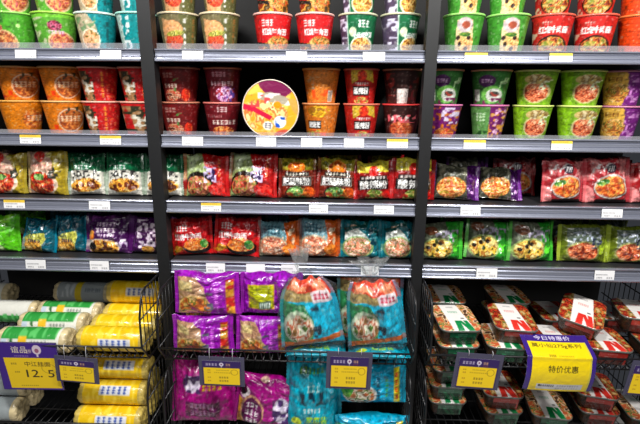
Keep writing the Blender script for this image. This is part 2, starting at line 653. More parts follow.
def d_green_badge(a):
    a.ell(.4, .3, .22, .18, (90, 40, 100))
    a.marks(.24, .24, .56, .36, (225, 190, 225), 3, 4)
    a.ell(.55, .7, .3, .26, (120, 185, 90))
    a.ell(.62, .72, .24, .2, (196, 200, 190))
    a.food(.62, .68, .14, .08, [(40, 40, 40), (90, 90, 80), (150, 60, 50)], 2, 14)
    a.rect(.06, .55, .2, .9, (205, 215, 200))
    a.speck(.05, .8, .95, 1, (120, 40, 90), 4, 12, .5)
    a.speck(.74, .2, .95, .5, (190, 225, 170), 7, 15, .5)


def d_purple_flower(a):
    a.speck(0, 0, 1, 1, (200, 120, 40), 5, 12, .6)
    a.speck(.45, .05, .95, .55, (205, 195, 215), 8, 14, .5)
    a.food(.58, .84, .32, .18, [(170, 90, 40), (215, 140, 70), (190, 60, 50)], 6, 14)


def d_green_purple(a):
    a.rect(.52, 0, 1, 1, (115, 30, 105))
    a.speck(.52, 0, 1, 1, (205, 150, 70), 5, 12, .58)
    a.speck(.66, .1, .95, 1, (215, 170, 200), 9, 14, .62)
    a.marks(.14, .2, .4, .46, (190, 220, 180), 4, 3)
    a.speck(.05, .75, .5, 1, (40, 90, 40), 3, 12, .5)


def d_lime(a):
    a.poly([(.0, 0), (.3, 0), (.2, .6), (.3, 1), (0, 1)], (150, 200, 40))
    a.food(.62, .62, .3, .28, REDN, 6, 14, 0, (200, 190, 140))
    a.food(.62, .24, .3, .14, [(190, 170, 110), (150, 120, 70), (215, 200, 160)], 3, 12)
    a.speck(.7, .25, .95, .55, (225, 235, 200), 5, 16, .5)


def d_purple_gold(a):
    a.poly([(0, 0), (.55, 0), (.62, .4), (.55, 1), (0, 1)], (205, 165, 75))
    a.food(.36, .62, .3, .28, [(150, 90, 40), (210, 150, 70), (120, 120, 50), (225, 180, 110)], 6, 13)
    a.marks(.12, .16, .46, .28, (120, 70, 20), 4, 4)
    a.speck(.62, .1, .95, .9, (190, 130, 190), 8, 14, .58)


CUP = {  # name: (background, painter, rim colour)
    'green_bowl': ((98, 166, 60), d_green_bowl, (150, 205, 70)),
    'green_plain': ((84, 162, 50), d_green_plain, (140, 205, 90)),
    'teal_food': ((0, 140, 145), d_teal_food, (205, 225, 215)),
    'teal_text': ((10, 145, 148), d_teal_text, (160, 215, 200)),
    'olive': ((104, 104, 62), d_olive, (205, 190, 160)),
    'red_beef': ((200, 32, 36), d_redbeef, (225, 175, 165)),
    'green_chicken': ((14, 108, 66), d_greenchick, (190, 190, 160)),
    'green_mushroom': ((80, 156, 60), d_green_mush, (150, 210, 110)),
    'red_right': ((196, 44, 38), d_red_right, (205, 90, 70)),
    'orange_plain': ((215, 78, 20), d_orange_plain, (225, 120, 60)),
    'orange_bowl': ((212, 125, 24), d_orange_bowl, (225, 175, 110)),
    'amber_plain': ((205, 125, 20), d_amber_plain, (225, 165, 80)),
    'red_strip': ((190, 30, 32), d_red_strip, (230, 170, 150)),
    'dark_red': ((118, 24, 26), d_darkred, (190, 120, 95)),
    'maroon': ((112, 20, 38), d_maroon, (200, 120, 90)),
    'maroon_noodle': ((112, 20, 32), d_maroon_noodle, (200, 110, 100)),
    'intestine_cup': ((205, 120, 40), d_intestine_cup, (225, 150, 100)),
    'orange_back': ((210, 130, 50), d_orange_back, (225, 170, 100)),
    'sour_cup': ((176, 30, 26), d_sourspicy_cup, (215, 110, 90)),
    'dark_code': ((62, 30, 28), d_dark_code, (190, 130, 100)),
    'dark_noodle': ((58, 26, 24), d_dark_noodle, (215, 60, 60)),
    'green_badge': ((66, 130, 62), d_green_badge, (225, 160, 120)),
    'purple_flower': ((118, 28, 112), d_purple_flower, (215, 120, 170)),
    'green_purple': ((100, 150, 84), d_green_purple, (200, 110, 160)),
    'lime': ((126, 170, 42), d_lime, (215, 225, 130)),
    'purple_gold': ((120, 40, 125), d_purple_gold, (190, 120, 150)),
}


# packs ----------------------------------------------------------------
def p_red_yellow(a):
    a.poly([(.62, 0), (1, 0), (1, 1), (.7, 1), (.82, .5)], (170, 150, 40))
    a.ell(.4, .14, .18, .12, (215, 60, 50))
    a.rect(.3, .18, .5, .26, (215, 80, 60))
    a.marks(.12, .3, .62, .38, (200, 130, 120), 4, 6)
    a.food(.42, .74, .4, .26, CHILI, 6, 17, 0, (222, 200, 180))
    a.food(.46, .6, .14, .08, [(70, 120, 50), (150, 190, 110)], 3, 14)
    a.speck(.7, .36, .95, .62, (60, 60, 50), 5, 15, .5)
    a.speck(.55, .05, .95, .3, (225, 215, 140), 8, 9, .58)


def p_green_potato(a):
    a.rect(0, 0, 1, .12, (8, 70, 45))
    a.poly([(0, .46), (.2, .42), (.5, .4), (.8, .43), (1, .47), (1, 1), (0, 1)], (222, 220, 210))
    a.marks(.22, .3, .66, .4, WHITE, 5, 4)
    a.speck(.04, .42, .96, .66, (60, 60, 60), 5, 20, .5)
    a.food(.52, .78, .44, .17, POTATO, 8, 9)
    for x, y in ((.3, .8), (.62, .74), (.74, .84)):
        a.ell(x, y, .06, .05, (110, 50, 25))


def p_red_green(a):
    a.poly([(0, 0), (.42, 0), (.62, .48), (.6, 1), (0, 1)], (150, 165, 110))
    a.speck(0, .02, .45, .4, (190, 205, 165), 4, 8, .5)
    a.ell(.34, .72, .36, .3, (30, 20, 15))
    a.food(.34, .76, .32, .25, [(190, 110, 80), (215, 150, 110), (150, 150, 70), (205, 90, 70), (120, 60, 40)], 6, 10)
    a.speck(.5, .3, .78, .68, (205, 190, 225), 5, 13, .4)
    a.speck(.52, .32, .76, .66, (60, 40, 90), 9, 14, .55)
    a.food(.78, .84, .2, .14, [(215, 30, 25), (235, 70, 60), (190, 20, 20)], 3, 8)
    for k in range(3):
        a.marks(.82, .1 + k * .16, .9, .22 + k * .16, (215, 120, 60), k, 1)


def p_intestine(a):
    a.area(0, 0, 1, .3, [(120, 120, 30), (170, 160, 50), (150, 140, 40)], 3, 6)
    a.food(.5, .22, .26, .16, [(215, 120, 30), (225, 150, 60), (190, 90, 30)], 4, 7)
    a.rect(.14, .34, .86, .46, (30, 24, 22))
    a.marks(.16, .36, .84, .44, (225, 220, 205), 3, 7)
    a.rect(.04, .465, .92, .695, (150, 146, 138))
    a.rect(.06, .48, .9, .68, (26, 24, 26))
    a.text('肥肠味粉', .48, .58, .8, .175, WHITE, 0, WHITE, .006)
    a.food(.5, .88, .3, .16, [(90, 140, 60), (150, 190, 110), (205, 150, 70), (190, 80, 40)], 6, 12, 0, (40, 30, 20))
    a.food(.84, .86, .16, .14, [(205, 90, 30), (225, 130, 50)], 2, 8)


def p_sour(a):
    a.area(.04, 0, .96, .3, [(190, 175, 50), (225, 215, 80), (205, 190, 60)], 3, 5)
    a.food(.5, .26, .14, .15, [(205, 30, 25), (225, 60, 40)], 4, 6)
    a.rect(.1, .4, .9, .5, (30, 20, 20))
    a.marks(.14, .41, .86, .48, (225, 215, 210), 3, 7)
    a.rect(.04, .5, .94, .76, (24, 22, 24))
    a.text('酸辣粉', .5, .63, .8, .22, WHITE, 0, WHITE, .006)
    a.food(.54, .92, .28, .16, [(110, 140, 50), (190, 190, 110), (190, 70, 40)], 6, 12)
    a.food(.86, .9, .14, .1, [(205, 30, 25), (235, 90, 60)], 2, 8)


def p_purple_brown(a):
    a.poly([(0, 0), (.7, 0), (.8, 1), (0, 1)], (86, 88, 74))
    a.speck(0, .0, .75, .35, (150, 150, 130), 4, 10, .55)
    a.food(.4, .7, .36, .3, [(190, 90, 40), (225, 150, 80), (235, 190, 120), (205, 110, 60), (170, 150, 50)], 6, 13)
    a.speck(.72, .5, .95, 1, (225, 180, 235), 9, 10, .58)


def p_pink(a):
    a.speck(0, 0, 1, .5, (205, 130, 130), 4, 9, .55)
    a.speck(.1, .12, .6, .34, (225, 215, 215), 7, 18, .6)
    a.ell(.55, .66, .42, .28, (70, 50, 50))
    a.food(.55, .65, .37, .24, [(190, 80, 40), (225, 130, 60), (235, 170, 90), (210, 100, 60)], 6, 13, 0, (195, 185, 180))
    a.food(.34, .55, .14, .07, [(70, 130, 60), (150, 180, 90)], 3, 14, -15)
    a.ell(.52, .24, .12, .1, (70, 60, 75))
    a.marks(.44, .18, .6, .3, WHITE, 4, 3)
    a.poly([(0, .6), (.12, .7), (.2, 1), (0, 1)], (215, 140, 140))
    a.rect(.2, .94, 1, 1, (45, 30, 30))


def p_lime_bag(a):
    a.ell(.1, .98, .62, .5, (205, 235, 170))
    a.food(.05, .96, .46, .38, [(190, 40, 40), (215, 70, 60), (170, 30, 30)], 3, 8)
    a.speck(0, 0, 1, .4, (150, 225, 60), 5, 6, .5)


def p_teal_gold(a):
    a.area(0, 0, 1, .4, [(0, 90, 110), (8, 110, 130), (0, 80, 100)], 3, 9)
    a.poly([(0, .62), (.3, .5), (.8, .42), (.84, .6), (.7, 1), (0, 1)], (190, 190, 90))
    a.food(.36, .82, .4, .17, [(200, 140, 50), (225, 180, 90), (170, 120, 50), (235, 200, 130)], 6, 12)
    a.text('功夫', .26, .5, .34, .24, (20, 25, 30), -12, (200, 215, 205), .008)
    a.marks(.22, .64, .66, .74, (40, 50, 90), 5, 5)


def p_purple_stew(a):
    a.speck(.1, .04, .9, .2, (120, 60, 130), 4, 12, .6)
    a.ell(.4, .86, .42, .22, (225, 205, 190))
    a.food(.42, .87, .38, .2, POTATO, 6, 10)
    a.ell(.08, .78, .12, .12, (225, 215, 205))
    a.ell(.16, .84, .1, .1, (30, 24, 24))
    a.marks(.24, .22, .74, .32, (225, 210, 225), 3, 6)
    a.marks(.26, .37, .72, .48, (232, 220, 228), 7, 5)
    a.marks(.3, .52, .7, .6, (225, 205, 225), 9, 5)
    a.food(.14, .56, .09, .12, [(205, 120, 40), (225, 160, 70)], 3, 8)
    a.rect(.82, .64, .95, .72, (225, 225, 230))
    a.speck(.8, .7, .98, .95, (205, 190, 215), 6, 12, .5)


def p_purple_turned(a):
    a.poly([(.1, .12), (.38, .08), (.66, .5), (.74, 1), (.5, 1), (.3, .6)], (78, 36, 84))
    a.speck(.1, .08, .6, .9, (225, 210, 225), 5, 14, .44)
    a.ell(.86, .5, .24, .42, (205, 180, 150), 10)
    a.food(.86, .5, .19, .36, POTATO, 6, 10, 10)
    a.ell(.7, .88, .12, .12, (30, 24, 24))
    a.food(.42, .9, .16, .1, POTATO, 8, 10)


def p_beef_bag(a):
    a.poly([(0, 0), (1, 0), (1, .14), (0, .1)], (130, 16, 24))
    a.marks(.12, .2, .44, .36, WHITE, 3, 4)
    a.text('红烧牛肉面', .42, .5, .72, .16, WHITE, -2, WHITE, .006)
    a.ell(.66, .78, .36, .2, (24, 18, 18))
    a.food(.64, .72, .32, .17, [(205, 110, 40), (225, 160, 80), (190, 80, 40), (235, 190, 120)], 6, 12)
    a.food(.84, .7, .1, .12, [(60, 130, 50), (120, 170, 80)], 4, 10)
    a.food(.12, .84, .2, .1, [(205, 150, 40), (190, 60, 30), (225, 190, 90)], 8, 10)


def p_grey_orange(a):
    a.poly([(.62, 0), (1, 0), (1, 1), (.6, 1), (.74, .5)], (196, 96, 30))
    a.poly([(0, 0), (.64, 0), (.74, .45), (.6, .55), (0, .5)], (110, 150, 160))
    a.marks(.1, .1, .58, .34, (60, 100, 115), 3, 5)
    a.food(.36, .72, .36, .28, [(205, 110, 80), (235, 180, 150), (220, 140, 100), (240, 210, 185)], 6, 16, 0, (190, 175, 150))
    a.speck(.62, .2, .95, .7, (205, 180, 150), 9, 11, .6)
    a.food(.82, .78, .18, .14, [(235, 120, 30), (240, 150, 60)], 2, 7)


def p_teal_white(a):
    a.speck(0, 0, 1, .35, (20, 85, 80), 5, 8, .5)
    a.poly([(.05, .34), (.4, .2), (.62, .36), (.72, .5), (.05, .52)], (215, 222, 215))
    a.food(.42, .72, .38, .26, PINKN, 6, 12, 0, (150, 180, 120))
    a.speck(.2, .14, .56, .3, (190, 150, 120), 3, 10, .55)
    a.speck(.7, .2, 1, .95, (0, 70, 85), 8, 10, .55)


def p_green_veg(a):
    a.poly([(0, 0), (.6, 0), (.68, .5), (.7, 1), (0, 1)], (105, 112, 95))
    a.ell(.2, .2, .16, .12, (120, 75, 50))
    a.speck(.3, .2, .95, .5, (170, 165, 185), 4, 14, .58)
    a.food(.4, .7, .36, .26, YELV, 6, 8, 0, (165, 185, 120))
    for x, y in ((.15, .68), (.3, .6), (.46, .56)):
        a.ell(x, y, .06, .05, (45, 30, 22), 30)
    a.speck(.7, .6, 1, 1, (110, 230, 70), 7, 7, .48)


def p_lime_red(a):
    a.poly([(.1, .1), (.78, .08), (.82, .5), (.6, .75), (.1, .6)], (105, 118, 105))
    a.speck(.2, .18, .82, .46, (190, 200, 215), 4, 18, .52)
    a.food(.44, .72, .32, .24, REDN, 6, 12, 0, (150, 150, 90))
    a.speck(.78, .2, 1, 1, (190, 220, 60), 7, 7, .55)
    a.speck(.6, .36, .86, .62, (50, 60, 80), 9, 16, .5)


def p_violet_front(a):
    a.poly([(.02, .12), (.36, .1), (.5, .34), (.58, 1), (.02, 1)], (178, 142, 112))
    a.rect(.06, .2, .3, .42, (215, 195, 140))
    a.ell(.32, .78, .3, .28, (190, 160, 110))
    a.food(.32, .78, .27, .24, [(170, 90, 40), (205, 130, 60), (120, 120, 50), (225, 180, 110)], 6, 12)
    a.speck(.48, .4, .64, .85, (110, 110, 125), 8, 14, .42)
    for k in range(4):
        a.marks(.66, .3 + k * .15, .74, .42 + k * .15, (215, 120, 225), k, 1)
    a.rect(.84, .16, .97, 1, (205, 150, 50))
    a.speck(.84, .16, .97, 1, (190, 50, 40), 5, 12, .55)


def p_violet_back(a):
    a.rect(.1, .24, .56, .84, (205, 150, 70))
    a.rect(.12, .26, .54, .82, (180, 185, 20))
    for k in range(7):
        a.rect(.15, .3 + k * .055, .5, .315 + k * .055, (150, 150, 30))
    a.rect(.3, .64, .5, .82, (90, 110, 100))
    for k in range(5):
        a.rect(.32 + k * .036, .68, .336 + k * .036, .8, (190, 200, 190))
    for k in range(4):
        a.marks(.68, .3 + k * .15, .76, .42 + k * .15, (190, 90, 205), k, 1)


def p_teal_multi(a):
    a.poly([(0, 0), (1, 0), (1, .26), (0, .2)], (215, 70, 40))
    a.speck(.05, .02, .95, .2, (235, 150, 110), 4, 9, .55)
    a.poly([(0, .14), (.6, .2), (.6, .32), (0, .3)], (170, 150, 100))
    a.poly([(.56, .2), (.95, .16), (.98, .34), (.6, .36)], (235, 220, 225))
    a.marks(.62, .22, .93, .31, (205, 60, 90), 6, 4)
    a.poly([(0, .3), (.42, .36), (.56, .6), (.5, 1), (0, 1)], (60, 140, 90))
    a.ell(.28, .68, .28, .24, (190, 205, 180))
    a.food(.3, .7, .25, .2, [(150, 110, 60), (225, 200, 180), (190, 110, 80), (215, 215, 195), (90, 120, 50)], 6, 10)
    a.speck(.52, .4, .68, .85, (20, 70, 90), 8, 14, .5)
    a.poly([(0, .92), (1, .84), (1, .92), (0, 1)], (205, 110, 40))


def p_violet_big(a):
    a.rect(0, 0, 1, .2, (176, 28, 130))
    a.ell(.32, .38, .16, .14, (215, 205, 225))
    a.speck(.16, .24, .48, .52, (90, 60, 110), 4, 14, .5)
    a.marks(.5, .32, .84, .48, (225, 190, 40), 6, 4)
    a.area(.22, .66, .8, .9, [(120, 40, 105), (150, 90, 120), (90, 20, 70), (130, 60, 100)], 6, 14)
    a.marks(.3, .68, .72, .76, (190, 150, 185), 3, 6)
    a.marks(.3, .8, .72, .88, (180, 140, 175), 8, 6)


def p_violet_bowl(a):
    a.ell(.48, .06, .08, .05, (225, 190, 170))
    a.ell(.14, .34, .1, .12, (225, 215, 220))
    a.ell(.1, .3, .09, .1, (30, 20, 25))
    a.poly([(.02, .45), (.14, .5), (.14, 1), (.02, 1)], (205, 150, 50))
    a.ell(.3, .7, .22, .32, (205, 160, 130))
    a.ell(.3, .72, .19, .28, (110, 20, 90))
    a.marks(.18, .54, .42, .64, WHITE, 3, 3)
    a.marks(.17, .68, .43, .78, WHITE, 5, 3)
    a.marks(.2, .82, .42, .92, WHITE, 7, 3)
    a.ell(.8, .62, .14, .26, (215, 205, 225))
    a.speck(.66, .4, .94, .9, (80, 50, 110), 4, 14, .48)


def p_teal_big(a):
    a.ell(.3, .2, .1, .08, (10, 100, 110))
    a.marks(.2, .16, .7, .22, (120, 150, 30), 6, 6)
    a.marks(.36, .36, .62, .46, (190, 225, 225), 2, 3)
    a.speck(.15, .46, .75, .62, (15, 60, 80), 4, 14, .45)
    a.marks(.3, .68, .64, .74, WHITE, 3, 5)
    a.text('家庭装', .56, .84, .4, .11, (205, 225, 30))
    a.ell(.18, .86, .1, .05, (205, 225, 60))


def p_teal_bowl(a):
    a.food(.3, .72, .24, .22, [(190, 120, 70), (225, 205, 185), (90, 120, 40), (235, 225, 205), (170, 100, 60)], 6, 10, 0, (225, 228, 222))
    a.food(.1, .6, .1, .2, [(60, 150, 60), (120, 190, 80)], 3, 9)
    for k in range(4):
        a.marks(.56, .3 + k * .14, .63, .41 + k * .14, (10, 80, 105), k, 1)
        a.marks(.7, .34 + k * .12, .76, .43 + k * .12, (90, 160, 60), k + 4, 1)
    a.rect(.84, .14, .94, .96, (220, 205, 40))
    for k in range(4):
        a.marks(.855, .24 + k * .17, .925, .36 + k * .17, (205, 50, 40), k, 1)


PACK = {  # name: (background, painter, colour of the sealed ends)
    'red_yellow': ((205, 170, 150), p_red_yellow, (165, 150, 60)),
    'green_potato': ((6, 104, 66), p_green_potato, (40, 110, 70)),
    'red_green': ((176, 22, 24), p_red_green, (180, 25, 25)),
    'intestine': ((120, 40, 20), p_intestine, (130, 20, 20)),
    'sour': ((150, 22, 24), p_sour, (170, 25, 30)),
    'purple_brown': ((80, 24, 100), p_purple_brown, (120, 30, 150)),
    'pink': ((164, 48, 56), p_pink, (190, 60, 70)),
    'red_plain': ((150, 30, 34), p_pink, (150, 26, 30)),
    'lime_bag': ((96, 190, 30), p_lime_bag, (90, 180, 40)),
    'teal_gold': ((4, 104, 122), p_teal_gold, (0, 130, 160)),
    'purple_stew': ((74, 18, 88), p_purple_stew, (80, 20, 95)),
    'purple_turned': ((74, 18, 88), p_purple_turned, (80, 20, 95)),
    'beef_bag': ((190, 22, 30), p_beef_bag, (180, 30, 30)),
    'grey_orange': ((150, 150, 130), p_grey_orange, (150, 70, 30)),
    'teal_white': ((10, 116, 128), p_teal_white, (10, 110, 125)),
    'green_veg': ((44, 150, 46), p_green_veg, (80, 200, 60)),
    'lime_red': ((110, 124, 36), p_lime_red, (170, 190, 60)),
    'violet_front': ((148, 22, 168), p_violet_front, (150, 30, 165)),
    'violet_back': ((142, 18, 165), p_violet_back, (150, 30, 165)),
    'teal_multi': ((20, 188, 220), p_teal_multi, (0, 150, 180)),
    'violet_big': ((172, 16, 132), p_violet_big, (150, 20, 120)),
    'violet_bowl': ((168, 14, 134), p_violet_bowl, (150, 20, 120)),
    'teal_big': ((0, 165, 188), p_teal_big, (0, 140, 160)),
    'teal_bowl': ((10, 170, 205), p_teal_bowl, (0, 150, 175)),
}

# ------------------------------------------------------------------ product builders
_cache = {}
ART = {}


def art_of(kind, name):
    if (kind, name) not in ART:
        bg, fn, edge = (CUP if kind == 'cup' else PACK)[name]
        a = Art(bg)
        fn(a)
        a.fine(len(name) * 7 + ord(name[0]), .16 if kind == 'pack' else .12)
        ART[(kind, name)] = a
    return ART[(kind, name)]


def lathe(prof, n, colr=None, mat=None, name='part', art=None, vfn=None):
    th = np.arange(n) / n * 2 * PI - PI / 2
    P = np.array([[(r * math.sin(t), -r * math.cos(t), z) for t in th] for r, z in prof])
    if art is not None:
        U = np.broadcast_to((1 + np.sin(th) * .985) / 2, P.shape[:2])
        V = np.array([[vfn(z)] * n for r, z in prof])
        c = art.sample(U, V)
    else:
        c = np.empty(P.shape)
        c[:] = lin(colr)
    return grid_mesh(name, P, c, mat, cyc_u=True, caps=[0, len(prof) - 1])


def cup_meshes(design, R, h):
    k = (design, round(R, 3), round(h, 3))
    if k not in _cache:
        bg, fn, rim = CUP[design]
        rb = R * .72
        hb = h * .955
        rt = R * .955
        prof = [(rb * .93, 0.002), (rb * .97, 0), (rb, .002)]
        prof += [(rb + (rt - rb) * t, .004 + (hb - .004) * t) for t in np.linspace(0, 1, 46)]
        body = lathe(prof, 104, None, MT['paper'], 'cup_body', art_of('cup', design), lambda z: 1 - min(max(z / hb, 0), 1))
        z0 = hb - .001
        lp = [(rt * .9, z0), (rt, z0), (R * .985, z0 + .0005), (R, z0 + .002), (R, h - .0015), (R * .985, h), (R * .95, h), (R * .93, h - .0022), (R * .4, h - .0022), (.004, h - .0022)]
        lid = lathe(lp, 72, rim, MT['paper'], 'lid')
        _cache[k] = (body, lid)
    return _cache[k]


def cup(design, loc, R, h, rz, label, group, rx=0):
    body, lid = cup_meshes(design, R, h)
    t = thing('noodle_cup', label, 'noodle cup', loc, (rx, 0, rz), group)
    put('cup_body', body, t)
    put('lid', lid, t)
    return t


def pack_meshes(design, W, H, T, seed, top_soft=0.0, taper=None):
    """pillow bag: front and back sheets with crimped flat ends left and right; base at z=0, print towards -y"""
    bg, fn, edge = PACK[design]
    art = art_of('pack', design)
    sw = min(.012, W * .07)                 # seal width
    Wb = W - 2 * sw
    nu, nv = 68, 58
    u = np.linspace(-1, 1, nu)
    tv = np.linspace(0, 1, nv)
    v = .55 * tv + .45 * (.5 - .5 * np.cos(PI * tv))
    U, V = np.meshgrid(u, v)
    rnd = np.random.RandomState(seed)
    pu = np.clip(1 - np.abs(U) ** 2.7, 0, 1) ** .72
    pv = np.clip(1 - np.abs(2 * V - 1) ** 3.6, 0, 1) ** .55
    # film creases: fan out of the sealed ends, plus a few dents
    cr = np.zeros_like(U)
    for sgn in (-1, 1):
        d = np.abs(U - sgn)
        fan = vnoise(V * 7.5 + .8 * d, d * 1.2 + 3, seed + int(sgn) * 5 + 11)
        cr += (np.abs(fan - .5) * 2 - .5) * np.exp(-d * 2.2) * .55
    dent = vnoise(U * 2.2 + 5, V * 2.6 + 2, seed + 31)
    fine = 1 - np.abs(2 * vnoise(U * 4.5 + 2 * V + 9, V * 4.5 - U + 4, seed + 57) - 1)
    def ridge(ang, off, wid):
        a = math.radians(ang)
        q = (U * math.cos(a) + (2 * V - 1) * math.sin(a) - off) / wid
        return np.exp(-np.abs(q) * 1.3)
    rid = np.zeros_like(U)
    for k in range(5):
        rid += rnd.uniform(-.16, .16) * ridge(rnd.uniform(-80, 80), rnd.uniform(-.8, .8), rnd.uniform(.05, .14))
    amp = 1 + cr * 1.3 + (dent - .5) * .7 + (fine - .6) * .26 + rid * 1.3
    yf = -T / 2 * pu * pv * amp
    wx = 1 + .02 * (vnoise(V * 3 + 7, U * 0 + 1, seed) - .5) - .03 * np.sin(PI * V) * np.abs(U) ** 3
    tp = rnd.uniform(.0, .07) if taper is None else taper
    sk = rnd.uniform(-.03, .03)
    X = (U * (1 - tp * ((.45 * V + .55 * V ** 3) if taper is None else (.15 * V + .85 * V ** 5))) + sk * (V - .4)) * Wb / 2 * wx
    sag = (vnoise(U * 2.5 + 3, V * 0 + seed % 7, seed + 3) - .5) * .10 * (2 * V - 1)
    Z = V * H * (1 + sag) + H * .012 * np.abs(U) ** 4 * np.sign(V - .5) - top_soft * H * (V ** 3) * (vnoise(U * 1.6 + 1, U * 0, seed + 9))
    Z = Z - Z.min()
    front = np.stack([X, yf, Z], -1)
    back = np.stack([X, -yf * .85, Z], -1)[::-1]
    P = np.concatenate([front, back], 0)
    au = .5 + U * .5 * (1 - .0)
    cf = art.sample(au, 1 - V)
    cb = np.empty_like(cf)
    cb[:] = lin(bg) * .9
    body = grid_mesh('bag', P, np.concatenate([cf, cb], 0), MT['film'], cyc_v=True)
    seals = []
    for sgn, col_i in ((-1, 0), (1, nu - 1)):
        n = 40
        vv = np.linspace(0.0, 1.0, n)
        x0 = np.interp(vv, v, X[:, col_i])
        z0 = np.interp(vv, v, Z[:, col_i])
        cols = 6
        tt = np.linspace(0, 1, cols)
        TT, VV = np.meshgrid(tt, vv)
        zig = .0012 * ((np.arange(n) % 2) * 2 - 1)
        Xs = x0[:, None] + sgn * (sw * TT + (zig[:, None] * (TT > .95)))
        Zs = z0[:, None] + 0 * TT
        wave = (vnoise(VV * 3 + 2, TT * .6 + 5, seed + 90 + int(sgn)) - .5) * .02 * TT - .0012 * np.sin(TT * 6 * PI)
        Ys = wave - .0004
        A = np.stack([Xs, Ys, Zs], -1)
        B = np.stack([Xs, Ys + .0009, Zs], -1)[::-1]
        c = art.sample(np.full_like(TT, .5 + .5 * sgn * .985), 1 - VV)
        c = c * .45 + lin(edge) * .55
        seals.append(grid_mesh('crimped_seal', np.concatenate([A, B], 0), np.concatenate([c, c[::-1]], 0), MT['film'], cyc_v=True))
    return body, seals


def pack(design, loc, W, H, T, rot, label, group, seed, cat='noodle pack', soft=0.0, taper=None, cached=False, name='noodle_pack'):
    k = ('p', design, round(W, 2), round(H, 2), cached)
    if cached and k in _cache:
        ms = _cache[k]
    else:
        ms = pack_meshes(design, W, H, T, seed, soft, taper)
        if cached:
            _cache[k] = ms
    t = thing(name, label, cat, loc, rot, group)
    put('bag', ms[0], t)
    for s in ms[1]:
        put('crimped_seal', s, t)
    return t


# ------------------------------------------------------------------ shelving
XL0, XL1, XR0, XR1 = -.6394, -.5960, .2945, .3330
ZA, ZB, ZC, ZD = 1.655, 1.375, 1.1416, .9133
RH = {'A': .0405, 'B': .044, 'C': .0445, 'D': .049}
BAYS = {'left': (XL0 - .895, XL0 - .002), 'centre': (XL1 + .002, XR0 - .001), 'right': (XR1 + .002, XR1 + .897)}
SHELF = {'A': ('top', ZA), 'B': ('second', ZB), 'C': ('third', ZC), 'D': ('fourth', ZD)}
BACKY = .42

frame = thing('shelving_frame', 'black steel supermarket shelving frame with uprights and dark back panels behind the shelves', 'shelving', (0, 0, 0))
for x0, x1 in ((XL0 - .94, XL0 - .896), (XL0, XL1), (XR0, XR1), (XR1 + .898, XR1 + .94)):
    put('upright', MB().box(x0, x1, -.014, .03, 0, 2.3).mesh('upright', MT['black']), frame)
for b, (x0, x1) in BAYS.items():
    put('back_panel', MB().box(x0 - .02, x1 + .02, BACKY, BACKY + .02, 0, 2.3).mesh('back_panel', MT['back']), frame)
put('base', MB().box(BAYS['left'][0], BAYS['right'][1], .04, BACKY, 0, .12).mesh('base', MT['black']), frame)

for b, (x0, x1) in BAYS.items():
    for s, (nm, z) in SHELF.items():
        t = thing('shelf', f'dark steel shelf with silver price rail, {nm} shelf of the {b} bay', 'shelf', ((x0 + x1) / 2, 0, z), (0, 0, 0), 'shelves of the shelving')
        w = (x1 - x0) / 2
        rec = .010 if s in 'AB' else 0
        put('board', MB().box(-w, w, .006, BACKY - .002, -.03, -rec).mesh('board', MT['board']), t)
        h = RH[s]
        # slightly tilted rail face with lips above and below and a soft central crown
        prof = [(.006, 0.0), (-.003, 0.0), (-.0062, -.0012), (-.0075, -.0032), (-.0066, -.0052), (-.0030, -.0066)]
        for q in np.linspace(0, 1, 13):
            gr = .0022 if abs(q - .25) < .01 or abs(q - .75) < .01 else 0     # pressed grooves
            prof.append((-.0028 - .0036 * q + .0016 * math.sin(q * PI) + gr, -.0075 - (h - .0165) * q))
        prof += [(-.0095, -h + .0085), (-.0118, -h + .0060), (-.0122, -h + .0035), (-.0105, -h + .0006), (-.008, -h), (.0, -h), (.006, -h + .006)]
        put('price_rail', MB().prism(prof, -w, w).mesh('price_rail', MT['rail'], False), t)
        if s in 'AB':
            put('clear_lip', MB().box(-w + .004, w - .004, .006, .008, -.008, .018 if s == 'A' else .011).mesh('clear_lip', MT['lip']), t)

# ------------------------------------------------------------------ price labels on the rails
def label_art(yellow, seed, blank=False):
    a = Art((232, 232, 234), 120, 2.3)
    if yellow:
        a.rect(0, 0, 1, .3, (225, 190, 60))
        a.marks(.08, .06, .8, .22, (170, 130, 40), seed, 8, .7)
    if not blank:
        a.marks(.06, .36, .66, .52, (130, 130, 135), seed + 1, 9, .8)
        a.marks(.1, .66, .4, .84, (110, 110, 115), seed + 2, 4, .8)
        a.marks(.6, .66, .92, .86, (120, 120, 125), seed + 3, 3, .8)
    return a


LABELS = [  # shelf, bay, x0, x1, yellow strip, neighbour wording
    ('A', 'left', 15, 36, 0), ('A', 'left', 100, 121, 0), ('A', 'centre', 182, 203, 0), ('A', 'centre', 286, 307, 0),
    ('A', 'centre', 363, 385, 2), ('A', 'right', 465, 488, 1), ('A', 'right', 550, 573, 1),
    ('B', 'left', 20, 41, 1), ('B', 'left', 100, 121, 1), ('B', 'centre', 182, 203, 0), ('B', 'centre', 256, 276, 0),
    ('B', 'centre', 301, 322, 0), ('B', 'centre', 344, 364, 0), ('B', 'centre', 387, 408, 1), ('B', 'right', 464, 486, 1), ('B', 'right', 552, 573, 1),
    ('C', 'left', 4, 25, 1), ('C', 'left', 89, 110, 0), ('C', 'centre', 201, 221, 1), ('C', 'centre', 309, 328, 0), ('C', 'centre', 374, 394, 0),
    ('C', 'right', 461, 481, 0), ('C', 'right', 603, 624, 0),
    ('D', 'left', 26, 46, 0), ('D', 'left', 90, 109, 0), ('D', 'centre', 206, 225, 0), ('D', 'centre', 246, 265, 2), ('D', 'centre', 281, 299, 0),
    ('D', 'centre', 361, 379, 0), ('D', 'right', 477, 498, 0), ('D', 'right', 596, 616, 0)]
ORD = ['first', 'second', 'third', 'fourth', 'fifth', 'sixth', 'seventh', 'eighth', 'ninth']
cnt = {}
